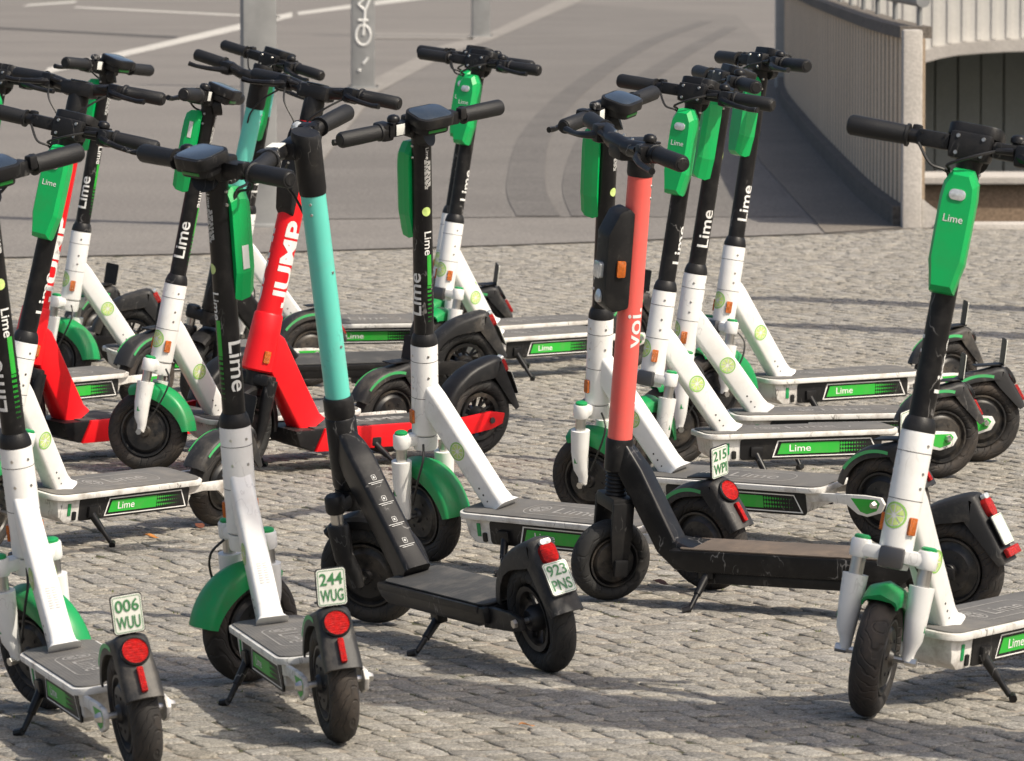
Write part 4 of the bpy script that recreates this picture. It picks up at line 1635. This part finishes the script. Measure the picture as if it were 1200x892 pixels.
        mb = MB()
        mb.flat([(x, yy - s * .0003, z) for x, z in ((-.415, .131), (-.600, .131), (-.600, .0985), (-.402, .0985))], [(0, 1, 2, 3)])
        for i in range(11):
            f = 1 - i / 11.5
            for j in range(3):
                xc, zc = -.606 - i * .0086, .1040 + j * .0108
                hx, hz = .0048 * f, .0056 * f
                mb.flat([(xc + hx, yy - s * .0003, zc), (xc, yy - s * .0003, zc + hz), (xc - hx, yy - s * .0003, zc), (xc, yy - s * .0003, zc - hz)], [(0, 1, 2, 3)])
        k.add('green_field', mb.mesh('green_field', 'green_print', 0), False, sp)
        mb = MB()
        if s > 0:
            text_flat(mb, 'Lime', (-.440, yy + s * .0004, .1055), (-1, 0, 0), (0, 0, 1), width=.068, height=.020, bold=.006)
        else:
            text_flat(mb, 'Lime', (-.508, yy + s * .0004, .1055), (1, 0, 0), (0, 0, 1), width=.068, height=.020, bold=.006)
        k.add('panel_lettering', mb.mesh('panel_lettering', 'white_print', 0), False, sp)
        # swing arm
        mb = MB()
        out = [(-.735, .148), (-.92, .150), (-.972, .146), (-.982, .128), (-.968, .105), (-.925, .092), (-.895, .098), (-.862, .122), (-.80, .126), (-.735, .120)]
        y0 = s * .058
        mb.prism(out, min(y0, y0 + s * .010), max(y0, y0 + s * .010), .0025)
        sa = k.add('swing_arm', mb.mesh('swing_arm', 'white_deck_paint'))
        mb = MB()
        ye = s * .0685
        mb.flat([(x, ye, z) for x, z in ((-.878, .141), (-.958, .141), (-.968, .131), (-.956, .110), (-.925, .100), (-.905, .106))], [(0, 1, 2, 3, 4, 5)])
        k.add('green_panel', mb.mesh('green_panel', 'green_print', 0), False, sa)
        mb = MB()
        mb.tube([(-.95, s * .060, WR), (-.95, s * .073, WR), (-.95, s * .082, WR)], [.012, .012, .007], 6)
        k.add('axle_nut', mb.mesh('axle_nut', 'steel'), False, sa)
        mb = MB()
        mb.box((-.245, s * .0668, .118), (.012, .003, .034), .001)
        k.add('front_sticker', mb.mesh('front_sticker', 'green_fender'), False, dk)
        mb = MB()
        mb.prism(rrect(-.272, -.258, .088, .112, .004), min(s * .066, s * .0705), max(s * .066, s * .0705), .001)
        k.add('rubber_stop', mb.mesh('rubber_stop', 'black_plastic'), False, dk)
    wheel(k, None, -.95, False, hub=.055)
    tail(k, -.95, 'green')
    k.stand = ((-.335, .070, .108), (-.365, .128), 'black_paint')
    if taped:
        mb = MB(A)
        mb.cyl([(.0268, .83), (.0268, .965), (.0262, .966)], 22)
        k.add('teal_tape', mb.mesh('teal_tape', 'teal_tape'), True, st)
    return k


# ---------------------------------------------------------------- teal and black scooter
def kit_teal():
    k = Kit(.16, 0.03, .93)
    A = k.A
    mb = MB(A)
    mb.cyl([(.0295, .395), (.0295, .93)], 28)
    st = k.add('stem', mb.mesh('stem', 'teal_paint'), True)
    mb = MB(A)
    rg_ = []
    for r_, z_, sl in ((.0305, .928, 0), (.0325, .94, 0), (.0335, 1.03, 0), (.0345, 1.068, .25), (.0315, 1.076, .25)):
        rg_.append([(r_ * math.cos(2 * math.pi * i / 26), r_ * math.sin(2 * math.pi * i / 26), z_ + sl * r_ * math.cos(2 * math.pi * i / 26)) for i in range(26)])
    mb.rings(rg_)
    mb.box((.032, 0, 1.036), (.05, .06, .045), .012)
    k.add('stem_head', mb.mesh('stem_head', 'black_plastic'), True)
    for a, u in ((100, .885), (100, .91), (-100, .885), (-100, .91), (165, .56), (170, .74)):
        mb = MB(A)
        ca, sa = math.cos(R(a)), math.sin(R(a))
        mb.tube([(.029 * ca, .029 * sa, u), (.0315 * ca, .0315 * sa, u)], [.0042, .003], 8)
        k.add('bolt', mb.mesh('bolt', 'steel'), True, st)
    u = 1.038
    grips_and_bar(k, u, .252, sweep=.022, rise=.012, rb=.019, xoff=.052)
    mb = MB(A)
    mb.box((.052, .055, u + .021), (.034, .036, .004), .001)
    k.add('paper_label', mb.mesh('paper_label', 'paper_label'), True)
    brake(k, u + .008, 1, .252, xoff=.034, bell=False)
    brake(k, u + .008, -1, .252, xoff=.034, bell=False)
    cable(k, [(.0, .10, u - .005), (.045, .05, u - .06), (.04, .01, u - .12), (.03, .0, u - .16)])
    # fork, black with rubber boots
    mb = MB(A)
    mb.cyl([(.0335, .385), (.036, .392), (.036, .43), (.033, .436)], 26)
    k.add('collar', mb.mesh('collar', 'black_paint'), True)
    mb = MB(A)
    mb.box((.006, 0, .188), (.05, .158, .036), .013)
    mb.cyl([(.03, .16), (.034, .17), (.034, .21)], 20)
    fk = k.add('fork_crown', mb.mesh('fork_crown', 'black_plastic'), True)
    for s in (-1, 1):
        y = s * .066
        mb = MB(A)
        mb.tube([(-.028, y, -.012), (-.024, y, .02), (.0, y, .06), (.006, y, .135), (.006, y, .142)], [.014, .017, .024, .0265, .022], 14)
        lg = k.add('fork_leg', mb.mesh('fork_leg', 'black_plastic'), True)
        mb = MB(A)
        mb.tube([(.006, y, .138), (.006, y, .178)], .0155, 14)
        k.add('stanchion', mb.mesh('stanchion', 'steel'), True, lg)
        mb = MB(A)
        mb.tube([(.006, y, .170), (.006, y, .176), (.006, y, .208), (.006, y, .214)], [.02, .0245, .0245, .02], 14)
        k.add('leg_top', mb.mesh('leg_top', 'black_plastic'), True, lg)
    mb = MB(A)
    arc_shell(mb, (-.03, 0, 0), .146, 48, 178, .066, .026, n=22)
    k.add('front_mudguard', mb.mesh('front_mudguard', 'black_plastic'), True)
    wheel(k, A, -.03, True, spokes=0, dusty=False, hub=.055)
    # head tube and neck
    mb = MB(A)
    mb.cyl([(.0345, .214), (.0365, .222), (.0365, .382), (.034, .386)], 28)
    k.add('head_tube', mb.mesh('head_tube', 'black_paint'))
    P0 = A @ Vector((-.012, 0, .335))
    P1 = Vector((-.285, 0, .150))
    d = (P1 - P0).normalized()
    nn = Vector((-d.z, 0, d.x))
    if nn.z < 0:
        nn = -nn
    yv = Vector((0, 1, 0))
    rr = []
    for t, hx, hy, r_ in ((-.04, .020, .024, .010), (.10, .029, .038, .012), (.2, .0315, .041, .010), (.85, .030, .039, .010), (1.0, .033, .043, .012)):
        rr.append(oct_ring(P0 + (P1 - P0) * t, yv, nn, hx, hy, r_))
    mb = MB()
    mb.rings(rr)
    nk = k.add('neck', mb.mesh('neck', 'black_paint', 30))
    # pictograms on the rear face of the neck
    L = (P1 - P0).length
    q0 = P0 + nn * .0422
    for i in range(4):
        mb = MB()
        c = q0 + d * (L * (.36 + .15 * i)) - nn * (.0006 * i)
        o1 = rrect(-.0055, .0055, -.0072, .0072, .0025, 3)
        o2 = rrect(-.0044, .0044, -.0061, .0061, .0018, 3)
        mb.rings([[c + yv * x + d * y for x, y in o1], [c + yv * x + d * y for x, y in o2]], cap=False)
        for j in range(2):
            e = c + d * (.0118 + .0045 * j)
            w = .019 - .005 * j
            mb.flat([e - yv * w, e + yv * w, e + yv * w + d * .0015, e - yv * w + d * .0015], [(0, 1, 2, 3)])
        mb.flat([c - yv * .002 - d * .003, c + yv * .002 - d * .003, c + yv * .002 + d * .003, c - yv * .002 + d * .003], [(0, 1, 2, 3)])
        k.add('pictogram', mb.mesh('pictogram', 'faint_print', 0), False, nk)
    # deck
    mb = MB()
    mb.prism([(-.235, .150), (-.245, .118), (-.285, .103), (-.76, .103), (-.80, .112), (-.80, .152)], -.080, .080, .012)
    dk = k.add('deck', mb.mesh('deck', 'black_paint'))
    mb = MB()
    mb.plate(rrect(-.795, -.262, -.073, .073, .025, 5), .1525, .157, .002)
    k.add('deck_mat', mb.mesh('deck_mat', 'deck_mat_dark'))
    mb = MB()
    for s in (-1, 1):
        mb.box((-.515, s * .0785, .144), (.52, .009, .018), .004)
    k.add('deck_edge', mb.mesh('deck_edge', 'black_plastic'), False, dk)
    for s in (-1, 1):
        mb = MB()
        mb.prism([(-.76, .150), (-.90, .148), (-.955, .138), (-.955, .112), (-.90, .104), (-.76, .098)], min(s * .052, s * .064), max(s * .052, s * .064), .003)
        sa = k.add('rear_arm', mb.mesh('rear_arm', 'black_plastic'))
        mb = MB()
        mb.tube([(-.93, s * .058, WR), (-.93, s * .072, WR)], [.011, .010], 6)
        k.add('axle_nut', mb.mesh('axle_nut', 'steel'), False, sa)
    wheel(k, None, -.93, False, spokes=8, dusty=False)
    tail(k, -.93, 'teal')
    k.stand = ((-.52, .066, .098), (-.555, .150), 'black_paint')
    return k


# ---------------------------------------------------------------- coral and black scooter
def kit_coral():
    k = Kit(.13, 0.0, .90, .102)
    A = k.A
    mb = MB(A)
    mb.cyl([(.0300, .305), (.0295, .955)], 28)
    st = k.add('stem', mb.mesh('stem', 'coral_paint'), True)
    mb = MB(A)
    text_wrap(mb, 'voi.', .0303, .535, .098, .040, R(98), 1, .012)
    text_wrap(mb, 'voi.', .0303, .535, .098, .040, R(-98), -1, .012)
    k.add('stem_lettering', mb.mesh('stem_lettering', 'white_print', 0), True, st)
    mb = MB(A)
    for a in (140, -140):
        for u in (.90, .93):
            ca, sa = math.cos(R(a)), math.sin(R(a))
            mb.tube([(.029 * ca, .029 * sa, u), (.032 * ca, .032 * sa, u)], [.0045, .003], 8)
    k.add('bolts', mb.mesh('bolts', 'steel'), True, st)
    mb = MB(A)
    mb.cyl([(.031, .953), (.0325, .96), (.0325, .985), (.029, 1.01)], 24)
    mb.box((.026, 0, 1.018), (.10, .075, .05), .016)
    k.add('stem_head', mb.mesh('stem_head', 'black_plastic'), True)
    u = 1.03
    grips_and_bar(k, u, .27, sweep=.022, rise=.006, rb=.021, xoff=.055)
    mb = MB(A)
    for y in (-.03, .0, .03):
        mb.tube([(.05, y * 1.6, u + .018), (.05, y * 1.6, u + .0245)], [.005, .0035], 8)
    k.add('clamp_bolts', mb.mesh('clamp_bolts', 'steel'), True)
    brake(k, u + .006, 1, .27, xoff=.035)
    brake(k, u + .006, -1, .27, xoff=.035, bell=False)
    # battery / lock box on the front of the stem
    mb = MB(A)
    mb.prism([(.018, .632), (.06, .622), (.082, .642), (.086, .685), (.086, .815), (.060, .868), (.034, .880), (.018, .866)], -.036, .036, .010)
    bx = k.add('front_box', mb.mesh('front_box', 'black_plastic'), True)
    for s in (-1, 1):
        mb = MB(A)
        mb.prism(rrect(.038, .060, .712, .752, .004), min(s * .035, s * .042), max(s * .035, s * .042), .002)
        k.add('amber_reflector', mb.mesh('amber_reflector', 'amber_lens'), True, bx)
    mb = MB(A @ Matrix.Translation((.086, 0, .725)) @ Matrix.Rotation(R(90), 4, 'Y'))
    mb.plate(rrect(-.020, .020, -.019, .019, .008), -.002, .010, .003)
    k.add('headlight', mb.mesh('headlight', 'clear_lens'), True, bx)
    mb = MB(A @ Matrix.Translation((.082, 0, .660)) @ Matrix.Rotation(R(80), 4, 'Y'))
    mb.cyl([(.016, -.002), (.016, .006), (.010, .008), (.0, .0085)], 18)
    k.add('round_lamp', mb.mesh('round_lamp', 'clear_lens'), True, bx)
    # fork
    mb = MB(A)
    prof = [(.026, .165)]
    for i in range(6):
        prof += [(.028, .168 + i * .010), (.023, .173 + i * .010)]
    prof += [(.027, .228)]
    mb.cyl(prof, 22)
    k.add('rubber_bellows', mb.mesh('rubber_bellows', 'rubber_grip'), True)
    mb = MB(A)
    mb.box((.0, 0, .148), (.058, .105, .036), .010)
    for s in (-1, 1):
        mb.prism([(-.028, .155), (.028, .155), (.028, .075), (.020, .0), (.008, -.018), (-.012, -.018), (-.022, .0), (-.028, .075)], min(s * .044, s * .056), max(s * .044, s * .056), .004)
    fk = k.add('fork', mb.mesh('fork', 'black_plastic'), True)
    for s in (-1, 1):
        mb = MB(A)
        mb.box((.0, s * .062, -.006), (.036, .014, .042), .005)
        n_ = k.add('axle_cover', mb.mesh('axle_cover', 'black_plastic'), True, fk)
    wheel(k, A, 0, True, dusty=False, hub=.06, size=.102 / WR)
    # head tube, bent down bar
    mb = MB(A)
    mb.cyl([(.028, .222), (.033, .228), (.034, .300), (.032, .306)], 24)
    k.add('head_tube', mb.mesh('head_tube', 'black_paint'))
    P = [A @ Vector((-.006, 0, .275)), A @ Vector((-.05, 0, .225)), Vector((-.165, 0, .150)), Vector((-.20, 0, .128)), Vector((-.25, 0, .126))]
    yv = Vector((0, 1, 0))
    rr = []
    H = [(.022, .030), (.030, .032), (.033, .030), (.045, .034), (.062, .028)]
    for i, p in enumerate(P):
        t = (P[min(i + 1, len(P) - 1)] - P[max(i - 1, 0)]).normalized()
        nv = Vector((-t.z, 0, t.x))
        rr.append(oct_ring(p, yv, nv, H[i][0], H[i][1], .008))
    mb = MB()
    mb.rings(rr)
    k.add('down_bar', mb.mesh('down_bar', 'black_paint', 30))
    mb = MB()
    mb.prism([(-.19, .150), (-.20, .118), (-.235, .098), (-.80, .098), (-.82, .112), (-.82, .150)], -.072, .072, .006)
    dk = k.add('deck', mb.mesh('deck', 'black_paint'))
    mb = MB()
    mb.box((-.52, 0, .084), (.50, .118, .030), .008)
    k.add('battery_tray', mb.mesh('battery_tray', 'black_plastic'), False, dk)
    mb = MB()
    mb.plate(rrect(-.815, -.215, -.066, .066, .012, 4), .1505, .1545, .0015)
    k.add('deck_mat', mb.mesh('deck_mat', 'deck_mat_brown'))
    for s in (-1, 1):
        mb = MB()
        mb.prism([(-.78, .145), (-.88, .148), (-.925, .138), (-.925, .112), (-.88, .104), (-.78, .104)], min(s * .050, s * .062), max(s * .050, s * .062), .003)
        sa = k.add('rear_arm', mb.mesh('rear_arm', 'black_plastic'))
        mb = MB()
        mb.tube([(-.90, s * .058, WR), (-.90, s * .072, WR)], [.012, .010], 6)
        k.add('axle_nut', mb.mesh('axle_nut', 'dark_steel'), False, sa)
    wheel(k, None, -.90, False, dusty=True, hub=.05)
    tail(k, -.90, 'voi')
    k.stand = ((-.285, .060, .098), (-.270, .135), 'black_paint')
    return k


# ---------------------------------------------------------------- red scooter
def kit_red():
    k = Kit(.20, 0.0, .90)
    A = k.A
    mb = MB(A)
    mb.cyl([(.0385, .366), (.0370, .80), (.034, .95)], 30)
    st = k.add('stem', mb.mesh('stem', 'red_paint'), True)
    mb = MB(A)
    text_wrap(mb, 'UMP', .0388, .388, .262, .058, R(72), 1, .035)
    text_wrap(mb, 'UMP', .0388, .388, .262, .058, R(-72), -1, .035)
    k.add('stem_lettering', mb.mesh('stem_lettering', 'white_print', 0), True, st)
    mb = MB(A)
    mb.prism([(.020, .655), (.044, .675), (.066, .74), (.066, .90), (.050, .945), (.020, .95)], -.030, .030, .010)
    bx = k.add('front_box', mb.mesh('front_box', 'black_plastic'), True)
    mb = MB(A @ Matrix.Translation((.062, 0, .925)) @ Matrix.Rotation(R(80), 4, 'Y'))
    mb.cyl([(.018, -.01), (.018, .006), (.012, .011), (.0, .012)], 18)
    k.add('headlight', mb.mesh('headlight', 'clear_lens'), True, bx)
    mb = MB(A)
    mb.cyl([(.0315, .945), (.0325, .955), (.0325, 1.0), (.030, 1.03)], 24)
    mb.box((.0, 0, 1.04), (.066, .11, .048), .018)
    k.add('stem_head', mb.mesh('stem_head', 'black_plastic'), True)
    u = 1.045
    grips_and_bar(k, u, .262, sweep=.03, rise=.012, rb=.019)
    mb = MB(A)
    mb.plate(rrect(-.022, .022, -.03, .03, .008), u + .0185, u + .0225, .001)
    k.add('screen', mb.mesh('screen', 'screen_glass'), True)
    brake(k, u + .010, 1, .262, xoff=-.02, bell=False)
    brake(k, u + .010, -1, .262, xoff=-.02, bell=False)
    cable(k, [(.0, .11, u), (.05, .07, u - .05), (.05, .02, u - .10), (.03, .0, u - .16)])
    cable(k, [(.0, -.11, u), (.055, -.07, u - .05), (.05, -.02, u - .11), (.03, .0, u - .18)])
    # fork
    mb = MB(A)
    mb.box((.005, 0, .165), (.052, .130, .036), .010)
    mb.cyl([(.03, .13), (.034, .14), (.034, .186)], 20)
    fk = k.add('fork_crown', mb.mesh('fork_crown', 'black_plastic'), True)
    for s in (-1, 1):
        mb = MB(A)
        mb.tube([(.0, s * .058, -.010), (.0, s * .060, .05), (.004, s * .060, .10), (.004, s * .060, .17)], [.013, .018, .021, .021], 12)
        k.add('fork_leg', mb.mesh('fork_leg', 'black_plastic'), True)
    mb = MB(A)
    arc_shell(mb, (0, 0, 0), .146, 40, 172, .066, .028, n=20)
    k.add('front_mudguard', mb.mesh('front_mudguard', 'black_plastic'), True)
    wheel(k, A, 0, True, dusty=False, hub=.055)
    # lug, down tube, deck beam
    mb = MB(A)
    mb.cyl([(.042, .188), (.049, .194), (.046, .30), (.0435, .360), (.040, .366)], 28)
    hd = k.add('head_tube', mb.mesh('head_tube', 'red_paint'))
    P0 = A @ Vector((-.004, 0, .285))
    P1 = Vector((-.235, 0, .134))
    d = (P1 - P0).normalized()
    nn = Vector((-d.z, 0, d.x))
    yv = Vector((0, 1, 0))
    mb = MB()
    mb.rings([oct_ring(P0 + (P1 - P0) * t, yv, nn, hx, hy, .012) for t, hx, hy in ((-.05, .030, .034), (.08, .034, .050), (.6, .034, .047), (.93, .035, .046), (1.0, .042, .052))])
    k.add('down_tube', mb.mesh('down_tube', 'red_paint', 30))
    for s in (-1, 1):
        M = A @ Matrix.Rotation(R(78) * s, 4, 'Z') @ Matrix.Translation((.047, 0, .235)) @ Matrix.Rotation(R(90), 4, 'Y')
        mb = MB(M)
        mb.plate(rrect(-.018, .018, -.010, .010, .003), -.004, .006, .002)
        k.add('amber_reflector', mb.mesh('amber_reflector', 'amber_lens'))
    mb = MB()
    mb.prism([(-.140, .134), (-.160, .085), (-.215, .066), (-.250, .1345)], -.076, .076, .006)
    k.add('nose', mb.mesh('nose', 'black_plastic'))
    for s in (-1, 1):
        mb = MB()
        mb.prism([(-.2525, .135), (-.218, .066), (-.74, .066), (-.80, .082), (-.90, .096), (-.945, .112), (-.952, .145), (-.90, .152), (-.80, .140), (-.74, .135)], min(s * .066, s * .080), max(s * .066, s * .080), .003)
        b = k.add('deck_beam', mb.mesh('deck_beam', 'red_paint'))
        mb = MB()
        mb.tube([(-.90, s * .06, WR - .002), (-.90, s * .086, WR - .002)], .010, 6)
        k.add('axle_nut', mb.mesh('axle_nut', 'dark_steel'), False, b)
    mb = MB()
    mb.box((-.49, 0, .099), (.50, .131, .060), .004)
    dk = k.add('deck', mb.mesh('deck', 'black_paint'))
    mb = MB()
    mb.plate(rrect(-.75, -.215, -.068, .068, .010, 4), .1325, .1375, .001)
    mt = k.add('deck_mat', mb.mesh('deck_mat', 'deck_mat_dark'))
    mb = MB()
    text_flat(mb, 'UMP', (-.38, .022, .1382), (-1, 0, 0), (0, -1, 0), width=.24, height=.044, bold=.035)
    k.add('mat_print', mb.mesh('mat_print', 'grey_print', 0), False, mt)
    wheel(k, None, -.90, False, spokes=9, dusty=False)
    tail(k, -.90, 'red')
    k.stand = ((-.45, .072, .085), (-.48, .15), 'black_paint')
    return k


KITS = {'L': kit_green(), 'T': kit_teal(), 'V': kit_coral(), 'J': kit_red(), 'K': kit_green(True)}


def kickstand(k, root, lean):
    (px, py, pz), (tx, ty), m = k.stand
    tz = ty * math.tan(lean) + .006
    mb = MB()
    mb.box((px, py - .004, pz), (.040, .026, .032), .006)
    a, b = Vector((px, py, pz - .008)), Vector((tx, ty, tz))
    mid = a.lerp(b, .55)
    mb.tube([a, a.lerp(b, .12), mid, mid, b.lerp(a, .04)], [.0115, .0105, .0095, .0070, .0060], 10)
    mb.tube([b + Vector((-.004, 0, .004)), b + Vector((.012, .012, .0))], [.008, .009], 8)
    link('kickstand', mb.mesh('kickstand', m), root)


def scooter(kind, pose, steer, label, plate=None, size=1.0, note=None, yaw=0.0, group=None, stand=True):
    k = KITS[kind]
    X, Y, hd, lean = pose
    hd, lean = R(hd), R(lean)
    root = bpy.data.objects.new('electric_scooter', None)
    COL.objects.link(root)
    root.empty_display_size = .2
    root.matrix_local = Matrix.Translation((X, Y, 0.0)) @ Matrix.Rotation(hd, 4, 'Z') @ Matrix.Rotation(-lean, 4, 'X') @ Matrix.Scale(size, 4)
    tag(root, label, 'scooter', group or 'electric scooters parked on the cobbles')
    S = k.A @ Matrix.Rotation(R(steer), 4, 'Z') @ k.A.inverted()
    made = []
    for name, me, st, par, lb in k.parts:
        if par is None:
            o = link(name, me, root, S if st else None)
        else:
            o = link(name, me, made[par])
        made.append(o)
    licence(k, root, plate, R(yaw))
    if note:
        sd_, u_, w_, h_ = note
        key = ('note',) + note
        if key not in CACHE:
            mb = MB(k.A)
            mb.box((.036, sd_ * .0376, u_), (w_, .0016, h_), .0004)
            CACHE[key] = mb.mesh('paper_label', 'paper_label', 0)
        cover = [o for o, p in zip(made, k.parts) if p[0] == 'front_cover'][0]
        link('paper_label', CACHE[key], cover)
    if stand:
        kickstand(k, root, lean)
    return root


FLEET = [
    # kind, (x, y, heading, lean), steering, label, plate
    ('L', (-0.968, 11.60, 106.0, 8.2), 24, 'white and green scooter with plate 006 WUU seen from behind', ('006', 'WUU'), .98),
    ('L', (-0.556, 12.03, 103.1, 5.6), -62, 'white and green scooter with plate 244 WUG and front wheel turned hard', ('244', 'WUG'), .98, (-1, .835, .018, .052)),
    ('L', (-0.206, 14.369, 137.4, 9.9), -10, 'white scooter with plate 215 WPI standing behind the teal one', ('215', 'WPI')),
    ('L', (0.236, 15.27, 144.0, 8.0), 6, 'white scooter whose stem stands directly behind the coral scooter', None),
    ('L', (0.374, 16.22, 200.0, 2.5), 40, 'white scooter with turned bars just behind the coral stem', None, 1.0, None, -13),
    ('L', (0.482, 16.86, 192.0, 3.0), 6, 'white scooter in the middle of the tight row behind the coral one', None, 1.02, None, -6),
    ('L', (0.648, 18.08, 216.0, 3.0), -6, 'white scooter at the back of the tight row by the wall', None, 1.04, None, -28),
    ('L', (0.740, 11.50, 237.0, 7.3), 18, 'white scooter facing forward alone with a scuffed deck nose', None, 1.03),
    ('L', (-0.283, 19.999, 222.0, 4.0), 16, 'white scooter over open asphalt, hiding a twin straight behind it', None),
    ('L', (-0.30, 20.60, 222.0, 4.0), 14, 'white scooter hidden straight behind a twin, bars just above', None),
    ('K', (-1.073, 20.939, 190.9, 9.0), 38, 'white scooter with teal tape round its black stem', None),
    ('L', (-1.378, 14.50, 232.4, 9.2), 18, 'white scooter with green front cover and dirty deck beside red scooter', None, .975),
    ('L', (-1.583, 19.468, 206.0, 5.0), -58, 'white scooter standing behind the red one, handlebar over the white line', None),
    ('L', (-1.106, 16.745, 221.0, 7.4), -58, 'white scooter with its round front wheel turned sideways, below 244 stem', None, .985, (1, .93, .012, .05)),
    ('L', (-1.825, 17.994, 232.0, 5.0), 12, 'white scooter whose rear arm with green triangle shows beside the half-hidden red scooter', None),
    ('L', (-2.199, 20.301, 230.0, 6.6), 0, 'white scooter whose upright plate stands behind a black mudguard', None),
    ('T', (-0.323, 13.031, 116.2, 11.5), 38, 'teal stemmed black scooter with plate 923 PNS', ('923', 'PNS')),
    ('T', (-1.051, 19.089, 200.0, 11.0), 44, 'teal stemmed black scooter hidden among the white ones', None),
    ('T', (-2.328, 20.448, 186.0, 8.0), 20, 'black scooter whose dark mudguard shows behind a white down tube', None),
    ('V', (0.244, 13.504, 153.1, 5.8), 50, 'coral stemmed scooter with black box and long brown deck', None),
    ('J', (-0.812, 16.671, 219.8, 5.3), 20, 'red scooter with white lettering, whole deck in view', None),
    ('J', (-1.525, 16.917, 226.5, 4.8), 18, 'red scooter half hidden by white stems, lettering cut by green cover', None),
]
for row in FLEET:
    scooter(*row)
